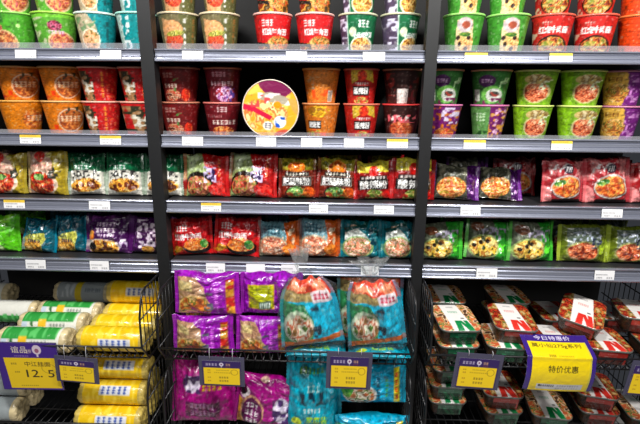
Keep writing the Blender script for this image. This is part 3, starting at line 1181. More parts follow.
for i, (s, b, x0, x1, yl) in enumerate(LABELS):
    nm, z = SHELF[s]
    ymid = {'A': 56, 'B': 143, 'C': 208, 'D': 269}[s]
    p0, p1 = at(x0, ymid, -.01), at(x1, ymid, -.01)
    k = cnt.get((s, b), 0)
    cnt[(s, b)] = k + 1
    h = RH[s] - .0165
    me = flat_card('price_label', p1[0] - p0[0], h + .004, label_art(yl == 1, i * 7, yl == 2), 44, 24, MT['card'])
    o = put('price_label', me, None, ((p0[0] + p1[0]) / 2, -.0062, z - .0066), (math.atan2(.0035, h) * -1, 0, 0))
    kind = 'white price label with yellow top strip' if yl == 1 else ('blank white price label' if yl == 2 else 'plain white price label')
    tag(o, f'{kind}, {ORD[k]} from left on {b} {nm} rail', 'price label', f'price labels on the {nm} rails')

# ------------------------------------------------------------------ cups on the two upper shelves
YC = .13
REC = .010                     # boards of the two upper shelves sit below the rail edge
HA = (at(275, 12.3, .07)[2] - ZA + REC)
HB = (at(275, 67.5, .07)[2] - ZB + REC) / 2
CUPS = [  # shelf, tier (0 lower, 1 upper), bay, x0, x1, design, words, extra turn
    ('A', 0, 'left', -9, 33, 'green_plain', 'bright green noodle cup with bowl picture', 0),
    ('A', 0, 'left', 33, 75, 'green_bowl', 'green noodle cup with pink bowl print', 0),
    ('A', 0, 'left', 76, 116, 'teal_food', 'teal noodle cup with cream soup picture', 0),
    ('A', 0, 'left', 117, 157, 'teal_text', 'teal noodle cup with columns of print', 0),
    ('A', 1, 'left', -13, 29, 'green_bowl', 'green noodle cup with bowl picture', 0),
    ('A', 1, 'left', 30, 73, 'green_bowl', 'green noodle cup with bowl picture', 0),
    ('A', 1, 'left', 74, 114, 'teal_food', 'teal noodle cup with cream soup picture', 0),
    ('A', 1, 'left', 115, 156, 'teal_text', 'teal noodle cup with columns of print', 0),
    ('A', 0, 'centre', 158, 199, 'olive', 'olive noodle cup with peach food picture', 0),
    ('A', 0, 'centre', 199.5, 240, 'olive', 'olive noodle cup with peach food picture', 0),
    ('A', 0, 'centre', 253, 293, 'red_beef', 'red beef noodle cup with white lettering', 0),
    ('A', 0, 'centre', 295, 335, 'red_beef', 'red beef noodle cup with white lettering', 0),
    ('A', 0, 'centre', 338, 378, 'green_chicken', 'dark green noodle cup with noodle picture', 0),
    ('A', 0, 'centre', 380, 421, 'green_chicken', 'dark green noodle cup with noodle picture', .5),
    ('A', 1, 'centre', 157, 198, 'olive', 'olive noodle cup with peach food picture', 0),
    ('A', 1, 'centre', 199, 240, 'olive', 'olive noodle cup with peach food picture', 0),
    ('A', 1, 'centre', 253, 293, 'red_beef', 'red beef noodle cup with white lettering', 0),
    ('A', 1, 'centre', 295, 335, 'red_beef', 'red beef noodle cup with white lettering', 0),
    ('A', 1, 'centre', 339, 379, 'green_chicken', 'dark green noodle cup with noodle picture', 0),
    ('A', 1, 'centre', 381, 422, 'green_chicken', 'dark green noodle cup with noodle picture', .4),
    ('A', 0, 'right', 443, 485, 'green_mushroom', 'bright green noodle cup with mushroom picture', 0),
    ('A', 0, 'right', 487, 530, 'green_mushroom', 'bright green noodle cup with mushroom picture', .1),
    ('A', 0, 'right', 532, 574, 'red_right', 'red beef noodle cup with bowl picture', 0),
    ('A', 0, 'right', 575, 617, 'red_right', 'red beef noodle cup with bowl picture', 0),
    ('A', 0, 'right', 620, 662, 'orange_plain', 'orange noodle cup with fine print', 0),
    ('A', 1, 'right', 445, 487, 'green_mushroom', 'bright green noodle cup with mushroom picture', .2),
    ('A', 1, 'right', 488, 531, 'green_mushroom', 'bright green noodle cup with mushroom picture', .1),
    ('A', 1, 'right', 534, 576, 'red_right', 'red beef noodle cup with bowl picture', .1),
    ('A', 1, 'right', 577.5, 620, 'red_right', 'red beef noodle cup with bowl picture', 0),
    ('A', 1, 'right', 622, 665, 'orange_plain', 'orange noodle cup with fine print', 0),
    ('B', 0, 'left', 0, 42, 'amber_plain', 'amber noodle cup with bowl print', 0),
    ('B', 0, 'left', 43, 84, 'orange_bowl', 'orange noodle cup with brown bowl print', 0),
    ('B', 0, 'left', 84.5, 121, 'red_strip', 'red noodle cup with pale food strip', 0),
    ('B', 0, 'left', 121.5, 159, 'red_strip', 'red noodle cup with pale food strip', .7),
    ('B', 1, 'left', -3, 38, 'orange_bowl', 'orange noodle cup with brown bowl print', 0),
    ('B', 1, 'left', 39, 82, 'orange_bowl', 'orange noodle cup with brown bowl print', 0),
    ('B', 1, 'left', 79.5, 118, 'red_strip', 'red noodle cup with pale food strip', 0),
    ('B', 1, 'left', 119, 157, 'red_strip', 'red noodle cup with pale food strip', .15),
    ('B', 0, 'centre', 160, 200, 'dark_red', 'dark red noodle cup with prawn print', 0),
    ('B', 0, 'centre', 204, 241, 'maroon_noodle', 'maroon noodle cup with noodle print', 0),
    ('B', 0, 'centre', 302, 340, 'intestine_cup', 'orange noodle cup with black title box', 0),
    ('B', 0, 'centre', 343, 380, 'sour_cup', 'red noodle cup with black title box', .1),
    ('B', 0, 'centre', 382, 422, 'dark_noodle', 'dark noodle cup with pink lettering', 0),
    ('B', 1, 'centre', 159, 200, 'dark_red', 'dark red noodle cup with prawn print', -.15),
    ('B', 1, 'centre', 204, 242, 'maroon', 'maroon noodle cup with lilac flower print', 0),
    ('B', 1, 'centre', 302, 341, 'orange_back', 'orange noodle cup showing its barcode', 0),
    ('B', 1, 'centre', 343, 380, 'sour_cup', 'red noodle cup with black title box', 0),
    ('B', 1, 'centre', 382, 423, 'dark_code', 'dark noodle cup showing its barcode', 0),
    ('B', 0, 'right', 424, 462, 'purple_flower', 'purple noodle cup with gold flecks', 0),
    ('B', 0, 'right', 470, 508, 'green_purple', 'half green half purple noodle cup', 0),
    ('B', 0, 'right', 513, 552, 'lime', 'lime noodle cup with brown noodle picture', 0),
    ('B', 0, 'right', 558, 600, 'lime', 'lime noodle cup with brown noodle picture', .15),
    ('B', 0, 'right', 601, 640, 'purple_gold', 'purple noodle cup with golden panel', 0),
    ('B', 1, 'right', 425, 464, 'green_badge', 'green noodle cup with white bowl print', .1),
    ('B', 1, 'right', 471, 512, 'green_badge', 'green noodle cup with white bowl print', 0),
    ('B', 1, 'right', 515, 560, 'lime', 'lime noodle cup with brown noodle picture', -.25),
    ('B', 1, 'right', 562, 606, 'lime', 'lime noodle cup with brown noodle picture', 0),
    ('B', 1, 'right', 604, 645, 'purple_gold', 'purple noodle cup with golden panel', 0),
]
cnt = {}
for s, tier, b, x0, x1, des, words, turn in CUPS:
    nm, z = SHELF[s]
    h = HA if s == 'A' else HB
    yr = {('A', 0): 13, ('A', 1): -22, ('B', 0): 102, ('B', 1): 68}[(s, tier)]
    p0, p1 = at(x0, yr, YC), at(x1, yr, YC)
    R = round(min((p1[0] - p0[0]) / 2, .0755) * .99, 3)
    X = (p0[0] + p1[0]) / 2
    k = cnt.get((s, tier, b), 0)
    cnt[(s, tier, b)] = k + 1
    face = math.atan2(X, D + YC) * .9           # shoppers' side turned to the aisle
    cup(des, (X, .055 + R, z - REC + tier * h + .0003), R, h, -face * -1 * -1 + turn, f'{words}, {"upper" if tier else "lower"} in {ORD[k]} stack, {b} {nm} shelf', f'noodle cups on the {b} {nm} shelf')

# large bowl standing on its edge, lid to the front
def lid_art():
    a = Art((226, 160, 40), 224)
    a.speck(0, 0, 1, 1, (235, 190, 80), 3, 9, .5)
    a.food(.4, .62, .42, .3, [(225, 150, 40), (235, 185, 90), (215, 120, 60), (240, 205, 140)], 6, 11)
    a.ell(.58, .06, .32, .22, (112, 26, 70), 12)
    a.poly([(.28, .24), (.5, .2), (.86, .3), (.84, .42), (.5, .38), (.3, .34)], (160, 150, 130))
    a.speck(.26, .22, .86, .42, (225, 225, 215), 7, 14, .5)
    a.ell(.62, .42, .07, .06, (235, 140, 20))
    a.poly([(0, .42), (.2, .47), (.54, .63), (.5, .7), (.2, .57), (0, .54)], (190, 26, 60))
    a.speck(.14, .26, .56, .48, (205, 70, 70), 9, 15, .58)
    a.ell(.68, .72, .11, .11, (225, 228, 238))
    a.speck(.6, .63, .77, .82, (30, 80, 180), 5, 11, .5)
    a.ell(.46, .8, .09, .08, (230, 225, 215))
    a.marks(.4, .75, .53, .85, (90, 90, 110), 4, 2)
    a.poly([(.8, .3), (1, .3), (1, .6), (.9, .5)], (190, 150, 70))
    a.ell(.72, .92, .14, .06, (190, 80, 60), -20)
    return a


pc = at(271, 108, .03)
Rl = (at(299.5, 108, .03)[0] - at(243, 108, .03)[0]) / 2
t = thing('bowl_noodle_tub', 'large round noodle tub stood on edge, orange and maroon lid facing out', 'noodle tub', (pc[0], .022, ZB - REC + Rl + .0005), (0, math.radians(3), 0))
la = lid_art()
rr = np.linspace(0.02, 1, 44)
th = np.arange(110) / 110 * 2 * PI
RRm, TH = np.meshgrid(rr, th, indexing='ij')
Pl = np.stack([RRm * Rl * .965 * np.cos(TH), -.004 - .002 * np.cos(RRm * 1.5), RRm * Rl * .965 * np.sin(TH)], -1)
cl = la.sample(.5 + .5 * RRm * np.cos(TH), .5 - .5 * RRm * np.sin(TH))
put('lid', grid_mesh('lid', Pl, cl, MT['film'], cyc_u=True, caps=[0]), t)
prof = [(Rl * .96, .0), (Rl * .965, -.0055), (Rl * .985, -.007), (Rl, -.005), (Rl, .004), (Rl * .98, .006), (Rl * .95, .007)]
ring = lathe([(r, z) for r, z in prof], 96, (215, 200, 185), MT['paper'], 'rim')
ring.transform(Matrix.Rotation(-PI / 2, 4, 'X'))
put('rim', ring, t)
bprof = [(Rl * .95, .006), (Rl * .92, .012), (Rl * .74, .1), (Rl * .7, .102), (.01, .1)]
bb = lathe(bprof, 72, (205, 140, 50), MT['paper'], 'tub_body')
bb.transform(Matrix.Rotation(-PI / 2, 4, 'X'))
put('tub_body', bb, t)

# ------------------------------------------------------------------ bags on the third and fourth shelves
PACKS = [  # shelf, bay, x0, x1, ytop, design, words, lean, roll, yaw, Y, soft
    ('C', 'left', -19, 24, 155, 'red_yellow', 'cream and red pack with chilli picture', 10, 0, 0, .058),
    ('C', 'left', 23, 66, 153, 'red_yellow', 'cream and red pack with chilli picture', 8, 1, -6, .056),
    ('C', 'left', 66, 104, 155, 'green_potato', 'dark green pack with potato picture', 10, -1, 4, .06),
    ('C', 'left', 103, 142, 154.5, 'green_potato', 'dark green pack with potato picture', 10, 0, 0, .058),
    ('C', 'left', 142, 182, 155.5, 'green_potato', 'dark green pack with potato picture', 10, 0, 0, .062),
    ('C', 'centre', 182, 228, 156, 'red_green', 'red and pale green pack with meat bowl', 9, 0, 0, .058),
    ('C', 'centre', 226, 276, 156, 'red_green', 'red and pale green pack with meat bowl', 12, 1, -5, .058),
    ('C', 'centre', 278, 317, 160, 'intestine', 'yellow-topped pack with black title banner', 9, -1, 0, .056),
    ('C', 'centre', 316, 357, 160, 'intestine', 'yellow-topped pack with black title banner', 9, 2, 0, .058),
    ('C', 'centre', 355, 394, 163, 'sour', 'red and yellow pack with black banner', 10, -3, 0, .056),
    ('C', 'centre', 391, 436, 160, 'sour', 'red and yellow pack with black banner', 8, 1, 0, .056),
    ('C', 'right', 433, 480, 167, 'purple_brown', 'purple-edged pack with orange noodle picture', 22, 2, -8, .06),
    ('C', 'right', 479, 524, 173, 'purple_brown', 'purple-edged pack with orange noodle picture', 36, 3, -8, .06),
    ('C', 'right', 543, 588, 161, 'pink', 'rose red pack with noodle bowl', 7, 0, 6, .056),
    ('C', 'right', 587, 634, 160, 'pink', 'rose red pack with noodle bowl', 9, -1, 0, .056),
    ('C', 'right', 634, 680, 165, 'red_plain', 'plain red pack cut by the picture edge', 9, 0, 0, .06),
    ('D', 'left', -29, 18, 215, 'lime_bag', 'lime green bag with red food picture', 8, 0, 0, .058),
    ('D', 'left', 18, 54, 220, 'teal_gold', 'teal and yellow pack with black lettering', 14, 3, -6, .058),
    ('D', 'left', 53, 85, 217, 'teal_gold', 'teal and yellow pack with black lettering', 11, 0, 0, .07),
    ('D', 'left', 84, 129, 215.5, 'purple_stew', 'purple pack with white lettering and stew', 12, 1, 0, .058),
    ('D', 'left', 128, 172, 218, 'purple_turned', 'purple pack with lettering turned sideways', 10, 6, 8, .066),
    ('D', 'centre', 171, 212, 218, 'beef_bag', 'red beef noodle pack with white lettering', 8, -2, 6, .058),
    ('D', 'centre', 211, 258, 217.5, 'beef_bag', 'red beef noodle pack with white lettering', 12, 3, -4, .056),
    ('D', 'centre', 257, 299, 222, 'grey_orange', 'orange pack with pale noodle picture', 8, 0, 0, .06),
    ('D', 'centre', 298, 340, 220, 'grey_orange', 'orange pack with pale noodle picture', 8, 0, 0, .06),
    ('D', 'centre', 340, 382, 221, 'teal_white', 'teal pack with pale noodle soup picture', 8, 0, 0, .058),
    ('D', 'centre', 382, 419, 221, 'teal_white', 'teal pack with pale noodle soup picture', 8, 0, 0, .058),
    ('D', 'right', 420, 464, 224, 'green_veg', 'green pack with yellow vegetable picture', 9, 0, 0, .058),
    ('D', 'right', 466, 511, 222, 'green_veg', 'green pack with yellow vegetable picture', 16, 3, -5, .06),
    ('D', 'right', 510, 557, 223, 'green_veg', 'green pack with yellow vegetable picture', 8, 0, 4, .056),
    ('D', 'right', 561, 612, 226, 'lime_red', 'olive green pack with red noodle picture', 10, 1, 0, .056),
    ('D', 'right', 611, 656, 227, 'lime_red', 'olive green pack with red noodle picture', 9, 0, 0, .056),
]
cnt = {}
for i, (s, b, x0, x1, yt, des, words, lean, roll, yaw, Y) in enumerate(PACKS):
    nm, z = SHELF[s]
    k = cnt.get((s, b), 0)
    cnt[(s, b)] = k + 1
    ym = {'C': 180, 'D': 240}[s]
    p0, p1 = at(x0, ym, Y - .01), at(x1, ym, Y - .01)
    W = (p1[0] - p0[0]) * 1.03
    la_ = math.radians(lean)
    H0 = at((x0 + x1) / 2, yt, Y + .02)[2] - z
    H = max(H0 / math.cos(la_), .11)
    if lean > 20:
        H = .125
    T = .062 + .006 * ((i * 37) % 5 - 2) / 2
    X = (p0[0] + p1[0]) / 2
    pack(des, (X, Y, z + .002 + .012 * math.sin(la_)), W, H, T, (-la_, math.radians(roll), math.radians(yaw)),
         f'{words}, {ORD[k]} from left on the {b} {nm} shelf', f'front row of noodle packs on the {b} {nm} shelf', 100 + i * 13)

BEHIND = [  # shelf, bay, X pixels, design, words
    ('C', 'left', 0, 43, 'red_yellow', 'cream red pack'), ('C', 'left', 44, 86, 'green_potato', 'dark green pack'), ('C', 'left', 88, 130, 'green_potato', 'dark green pack'),
    ('C', 'centre', 186, 230, 'red_green', 'red green pack'), ('C', 'centre', 232, 276, 'red_green', 'red green pack'), ('C', 'centre', 282, 320, 'intestine', 'yellow-topped pack'),
    ('C', 'centre', 324, 362, 'sour', 'red yellow pack'), ('C', 'centre', 366, 406, 'sour', 'red yellow pack'),
    ('C', 'right', 446, 490, 'purple_brown', 'purple-edged pack'), ('C', 'right', 494, 538, 'red_plain', 'dark red pack'),
    ('C', 'right', 545, 586, 'pink', 'rose red pack'), ('C', 'right', 590, 634, 'pink', 'rose red pack'),
    ('D', 'left', 6, 46, 'lime_bag', 'lime green bag'), ('D', 'left', 50, 88, 'teal_gold', 'teal yellow pack'), ('D', 'left', 92, 132, 'purple_stew', 'purple pack'),
    ('D', 'centre', 180, 220, 'purple_stew', 'purple pack'), ('D', 'centre', 222, 262, 'beef_bag', 'red pack'), ('D', 'centre', 265, 303, 'grey_orange', 'orange pack'),
    ('D', 'centre', 306, 342, 'teal_white', 'teal pack'), ('D', 'centre', 346, 382, 'teal_white', 'teal pack'),
    ('D', 'right', 440, 480, 'green_veg', 'green pack'), ('D', 'right', 484, 524, 'green_veg', 'green pack'),
    ('D', 'right', 545, 585, 'lime_red', 'olive green pack'), ('D', 'right', 590, 630, 'lime_red', 'olive green pack')]
cnt = {}
for i, (s, b, x0, x1, des, words) in enumerate(BEHIND):
    nm, z = SHELF[s]
    k = cnt.get((s, b), 0)
    cnt[(s, b)] = k + 1
    ym = {'C': 165, 'D': 225}[s]
    Y = .16
    p0, p1 = at(x0, ym, Y), at(x1, ym, Y)
    pack(des, ((p0[0] + p1[0]) / 2, Y, z + .003), p1[0] - p0[0], .142, .05, (math.radians(-6), 0, math.radians((i * 7) % 5 - 2)),
         f'shadowed {words}, {ORD[k]} from left in the rear row, {b} {nm} shelf', f'second row of noodle packs on the {b} {nm} shelf', 700 + i, cached=True)

# ------------------------------------------------------------------ wire baskets below the shelves
ZE, ZF = .592, .278          # wire floors of the two basket tiers
FY0, FY1, FH = -.14, -.19, .07   # front fence: foot, top and height (leans out to the aisle)
RIMH = .264


def basket(b, tier, zf):
    x0, x1 = BAYS[b]
    x0, x1 = x0 + .006, x1 - .006
    t = thing('wire_basket', f'black wire basket shelf, {tier} basket of the {b} bay', 'wire basket', ((x0 + x1) / 2, 0, zf), (0, 0, 0), 'wire baskets of the shelving')
    w = (x1 - x0) / 2
    m = MB()
    m.tube([(-w, FY1, FH), (w, FY1, FH)], .0035)
    m.tube([(-w, FY0, 0), (w, FY0, 0)], .003)
    n = int(2 * w / .029)
    for k in range(n + 1):
        x = -w + 2 * w * k / n
        m.tube([(x, FY0, 0), (x, FY1, FH)], .0018, 5)
    put('front_fence', m.mesh('front_fence', MT['wire'], True), t)
    m = MB()
    for k in range(n + 1):
        x = -w + 2 * w * k / n
        m.tube([(x, FY0, -.002), (x, .36, -.002)], .0018, 5)
    for y in (-.02, .1, .22, .36):
        m.tube([(-w, y, -.005), (w, y, -.005)], .003)
    put('floor_grid', m.mesh('floor_grid', MT['wire'], True), t)
    for sgn in (-1, 1):
        m = MB()
        x = sgn * w
        m.tube([(x, .36, RIMH), (x, .1, RIMH), (x, -.12, RIMH), (x, -.145, RIMH - .008), (x, -.165, RIMH - .03), (x, -.185, RIMH - .085), (x, FY1, FH), (x, FY0, 0), (x, .36, 0)], .0038)
        m.tube([(x, -.19, FH), (x, .36, FH)], .0026)
        m.tube([(x, -.178, .17), (x, .36, .17)], .0026)
        for k in range(17):
            y = -.155 + k * .031
            top = RIMH if y > -.13 else RIMH - .02
            m.tube([(x, y, 0 if y > FY0 else FH * .3), (x, y, top)], .0018, 5)
        put('side_panel', m.mesh('side_panel', MT['wire'], True), t)
    return t


for b in BAYS:
    basket(b, 'upper', ZE)
    basket(b, 'lower', ZF)


# ------------------------------------------------------------------ wrapped noodle rolls (axis along x)
def roll_mesh(design, L, R, seed):
    k = ('roll', design)
    if k in _cache:
        return _cache[k]
    a = Art({'green': (226, 226, 216), 'yellow': (232, 190, 20), 'grey': (150, 158, 160)}[design], 224, 2.5)
    if design == 'green':
        # v runs round the roll: 0.25 is the top, 0.5 the side facing the aisle
        a.rect(0, .2, .94, .40, (48, 150, 62))
        a.speck(0, .18, .95, .38, (90, 190, 100), 4, 9, .6)
        a.rect(0, .40, .1, .6, (190, 205, 220))
        a.speck(.02, .4, .24, .6, (60, 110, 60), 3, 12, .58)
        a.rect(.3, .36, .44, .56, (232, 185, 40))
        a.marks(.5, .42, .8, .47, (120, 130, 120), 5, 5)
        a.marks(.48, .5, .88, .55, (140, 140, 135), 7, 8)
    elif design == 'yellow':
        a.speck(0, 0, 1, 1, (245, 212, 60), 4, 10, .62)
        a.rect(.3, .34, .86, .46, (220, 222, 228))
        for q in range(5):
            a.marks(.33 + q * .1, .35, .4 + q * .1, .45, (40, 70, 160), q, 1)
        a.marks(.1, .56, .5, .6, (190, 140, 20), 9, 8)
    else:
        a.rect(.38, 0, .52, 1, (205, 180, 40))
        a.marks(.6, .36, .94, .42, (90, 100, 110), 4, 8)
        a.speck(0, .2, .36, .5, (185, 192, 195), 5, 9, .5)
    n, mrow = 72, 60
    th = np.arange(n) / n * 2 * PI
    xs = np.linspace(-L / 2 + .012, L / 2 - .012, mrow)
    rw = R * (1 + .03 * (vnoise(xs[:, None] * 40, np.sin(th)[None] * 2.2 + 5, seed) - .5))
    # angle: v=0 at the back, rising over the top (v=.25) to the front (v=.5)
    P = np.stack([np.broadcast_to(xs[:, None], rw.shape), rw * np.cos(th)[None], rw * np.sin(th)[None]], -1)
    c = a.sample(np.broadcast_to(((xs - xs[0]) / (xs[-1] - xs[0]))[:, None], rw.shape), np.broadcast_to((th / (2 * PI))[None], rw.shape) * .999)
    wrap = grid_mesh('paper_wrap', P, c, MT['film'], cyc_u=True)
    ends = []
    for sgn in (-1, 1):
        pr = np.array([(1.0, -.012), (1.0, -.004), (.97, .004), (.9, .0085), (.78, .0105), (.6, .0095), (.4, .0085), (.2, .0105), (.06, .013)])
        ths = th
        q = vnoise(np.cos(ths)[None] * 7 * pr[:, :1] + 9, np.sin(ths)[None] * 7 * pr[:, :1] + 9, seed + 5)
        Pe = np.stack([sgn * (L / 2 - .0 + pr[:, 1:2] + (q - .5) * .006 * (pr[:, :1] < .99)), R * 1.0 * pr[:, :1] * np.cos(ths)[None], R * pr[:, :1] * np.sin(ths)[None]], -1)
        base = lin((214, 196, 152)) if design != 'yellow' else lin((205, 180, 90))
        ce = base * (.72 + .5 * q[..., None])
        ends.append(grid_mesh('wrapped_end', Pe, ce, MT['noodle_end'], cyc_u=True, caps=[len(pr) - 1]))
    _cache[k] = (wrap, ends)
    return _cache[k]


RL, RR = .232, .0455


def roll(design, x, y, z, label, group, rx=0, rz=0):
    w, e = roll_mesh(design, RL, RR, 5)
    t = thing('noodle_roll', label, 'noodle roll', (x, y, z), (rx, 0, rz), group)
    put('paper_wrap', w, t)
    for q in e:
        put('wrapped_end', q, t)


GG, GY = 'green and white dried noodle rolls', 'yellow paper dried noodle rolls'
zr = ZE + RR + .0025
P_ = .0925                      # pitch of rolls lying side by side
dzr = math.sqrt((2 * RR + .0012) ** 2 - (P_ / 2) ** 2)
LB = 'in the left upper basket'
X_ = lambda px, py, y: at(px, py, y)[0] - RL / 2 - .008
roll('green', X_(70, 333, -.115), -.115, zr, f'front one of three open green-labelled noodle rolls {LB}', GG, .1)
roll('green', X_(86, 316, .004), .004, zr, f'middle one of three open green-labelled noodle rolls {LB}', GG, .0, .02)
roll('green', X_(101, 303, .1), .1, zr, f'hindmost of three open green-labelled noodle rolls {LB}', GG, -.28, -.02)
roll('green', X_(13, 290, .245), .242, zr + .012, f'pale noodle roll far left at the back {LB}, rounded end showing', GG, 1.4)
roll('green', X_(101, 303, .1) - RL - .03, .1, zr, f'pale noodle roll at the left picture edge {LB}', GG, 1.8)
xy = BAYS['left'][1] - .026 - RL / 2
for k, (dx, y, dz, w, rx) in enumerate((
        (-.004, -.095, 0, 'yellow noodle roll nearest the aisle', .55),
        (.0, -.0025, 0, 'second yellow noodle roll from the aisle', .75),
        (.0, .09, 0, 'third yellow noodle roll from the aisle', .5),
        (.0, .1825, 0, 'rearmost yellow noodle roll', .6),
        (.0, .136, dzr, 'topmost yellow noodle roll', .2))):
    roll('yellow', xy + dx, y, zr + dz, f'{w} {LB} by the wire side', GY, rx)
roll('grey', X_(112, 289, .3), .3, zr, f'grey noodle roll with yellow stripe at the back {LB}', 'grey dried noodle rolls', .1)

zr2 = ZF + RR + .0025
LB = 'in the left lower basket'
xq = xy - .03
roll('yellow', xq, -.036, zr2 + dzr * 2, f'yellow noodle roll on top of the pile {LB}', GY, -.05)
for k, y in enumerate((-.082, .0105)):
    roll('yellow', xq - .004, y, zr2 + dzr, f'yellow noodle roll {ORD[k]} from the aisle, middle layer {LB}', GY, -.1)
for k, y in enumerate((-.128, -.0355, .057)):
    roll('yellow', xq - .004, y, zr2, f'yellow noodle roll {ORD[k]} from the aisle, bottom layer {LB}', GY, .2)
xw = X_(30, 408, -.08)
roll('grey', xw - .01, -.047, zr2 + dzr, f'grey noodle roll lying on top at the picture edge {LB}', GG, 2.6)
roll('grey', xw - .02, -.094, zr2, f'grey noodle roll lowest and nearest the aisle {LB}', GG, 2.4)
roll('grey', xw - .02, .0, zr2, f'grey noodle roll lowest in the second row {LB}', GG, 2.2)

# ------------------------------------------------------------------ purple and teal multipacks, centre baskets
def big(design, x0, x1, yt, Y, zb, T, lean, roll_, yaw, label, group, seed, soft=0.0, H=None, ym=None):
    p0, p1 = at(x0, ym or yt + 30, Y), at(x1, ym or yt + 30, Y)
    la_ = math.radians(lean)
    if H is None:
        H = (at((x0 + x1) / 2, yt, Y)[2] - zb) / math.cos(la_)
    pack(design, ((p0[0] + p1[0]) / 2, Y, zb + .004 + .02 * math.sin(abs(la_))), p1[0] - p0[0], H, T,
         (-la_, math.radians(roll_), math.radians(yaw)), label, group, seed, 'noodle multipack', soft, name='noodle_multipack')


GV = 'purple noodle multipacks'
GT = 'teal noodle multipacks'
CB = 'centre upper basket'
hlow = at(205, 317, -.1)[2] - ZE
big('violet_front', 173, 235, 318, -.1, ZE, .07, 4, 0, 0, f'purple noodle multipack with bowl picture, lower of the left pair in the {CB}', GV, 901)
big('violet_front', 236, 290, 319, -.095, ZE, .07, 4, 0, 0, f'purple noodle multipack with bowl picture below the yellow-labelled pack in the {CB}', GV, 915)
big('violet_front', 174, 241, 275.5, -.085, ZE + hlow, .075, 6, 0, 0, f'purple noodle multipack with bowl picture, top left in the {CB}', GV, 922)
big('violet_back', 240, 304, 275.5, -.07, ZE + hlow, .075, 5, 0, 0, f'purple noodle multipack showing its yellow back label in the {CB}', GV, 933)
big('violet_front', 180, 238, 272, .03, ZE, .07, 4, 0, 0, f'purple noodle multipack behind the left pair in the {CB}', GV, 941)
big('teal_multi', 336, 404, 274, .02, ZE, .07, 4, 0, 0, f'teal noodle multipack standing behind the bagged ones in the {CB}', GT, 951)
# flat teal packs under the bagged ones
for k, (x0, x1) in enumerate(((286, 346), (348, 410))):
    p0, p1 = at(x0, 352, -.12), at(x1, 352, -.12)
    pack('teal_big', ((p0[0] + p1[0]) / 2, -.15, ZE + .03), p1[0] - p0[0], .15, .05, (-PI / 2, 0, 0),
         f'teal noodle multipack lying flat under the {"left" if k == 0 else "right"} bagged pack in the {CB}', GT, 960 + k, 'noodle multipack', name='noodle_multipack')

CB = 'centre lower basket'
big('violet_big', 170, 235, 369, -.085, ZF + .002, .1, 16, 1, 4, f'purple noodle multipack with white badge and yellow lettering, left in the {CB}', GV, 977, ym=400)
big('violet_bowl', 231, 296, 384, -.09, ZF + .002, .09, 12, 3, -6, f'purple noodle multipack with bowl and gold edge, second in the {CB}', GV, 988, ym=405)
big('teal_big', 283, 342, 362, -.1, ZF + .002, .085, 8, 2, 4, f'teal noodle multipack with yellow lettering below a price sign in the {CB}', GT, 991, ym=390)
big('teal_bowl', 337, 407, 366, -.08, ZF + .105, .08, 8, -1, 0, f'teal noodle multipack with noodle bowl and yellow strip, right in the {CB}', GT, 1003, ym=392)
big('teal_bowl', 334, 408, 416, -.11, ZF, .085, 2, 0, 0, f'teal noodle multipack at the bottom right of the {CB}', GT, 1011)


# bagged multipacks with a clear bag tied at the top
def clear_bag(loc, W, H, T, rot, label, seed, lean_knot=0.0, wide=.03, tall=.06):
    t = thing('clear_plastic_bag', label, 'plastic bag', loc, rot, 'clear bags round teal multipacks')
    nu, nv = 60, 50
    th = np.arange(nu) / nu * 2 * PI
    v = np.linspace(0, 1, nv)
    TH, V = np.meshgrid(th, v)
    n = vnoise(np.cos(TH) * 3 + 5, V * 6 + np.sin(TH) * 3, seed) - .5
    fold = np.abs(vnoise(np.cos(TH) * 5 + 3, np.sin(TH) * 5 + V * 1.5, seed + 4) - .5)
    kf = np.where(V < .78, 1 - .2 * V, (np.clip(1 - (V - .78) / .22, 0, 1) ** .75 * .88 + .12) * .844)
    bot = np.clip(V / .05, 0, 1) ** .5 * .12 + .88
    sx = W / 2 * kf * bot * (1 + .05 * n * 2)
    sy = T / 2 * (kf * .9 + .1) * bot * (1 + .2 * n + .3 * fold)
    e = .7
    cx, sn = np.cos(TH), np.sin(TH)
    X = sx * np.sign(cx) * np.abs(cx) ** e + lean_knot * np.clip((V - .7) / .3, 0, 1) ** 1.5
    Y = sy * np.sign(sn) * np.abs(sn) ** e
    Z = V * H
    body = grid_mesh('film', np.stack([X, Y, Z], -1), None, MT['bag'], cyc_u=True, caps=[0])
    put('film', body, t)
    # gathered neck and loose tail of the bag
    nv2 = 20
    v2 = np.linspace(0, 1, nv2)
    th2 = np.arange(44) / 44 * 2 * PI
    TH, V = np.meshgrid(th2, v2)
    fr = .011 + (wide - .011) * V ** .7
    cr = vnoise(np.cos(TH) * 4 + 9, np.sin(TH) * 4 + V * 5, seed + 21) - .5
    fr = fr * (1 + .5 * np.cos(TH * 5 + 2 * V) * (.2 + V * .6) + .3 * np.cos(TH * 11 + seed) * V + .5 * cr)
    X = lean_knot + fr * np.cos(TH) + .004 * V * np.cos(seed)
    Y = fr * np.sin(TH) * .7
    Z = H * .985 + V * tall + .012 * cr * V + .006 * np.cos(TH * 3 + 1) * V
    put('knotted_neck', grid_mesh('knotted_neck', np.stack([X, Y, Z], -1), None, MT['neck'], cyc_u=True, smooth=False), t)
    return t


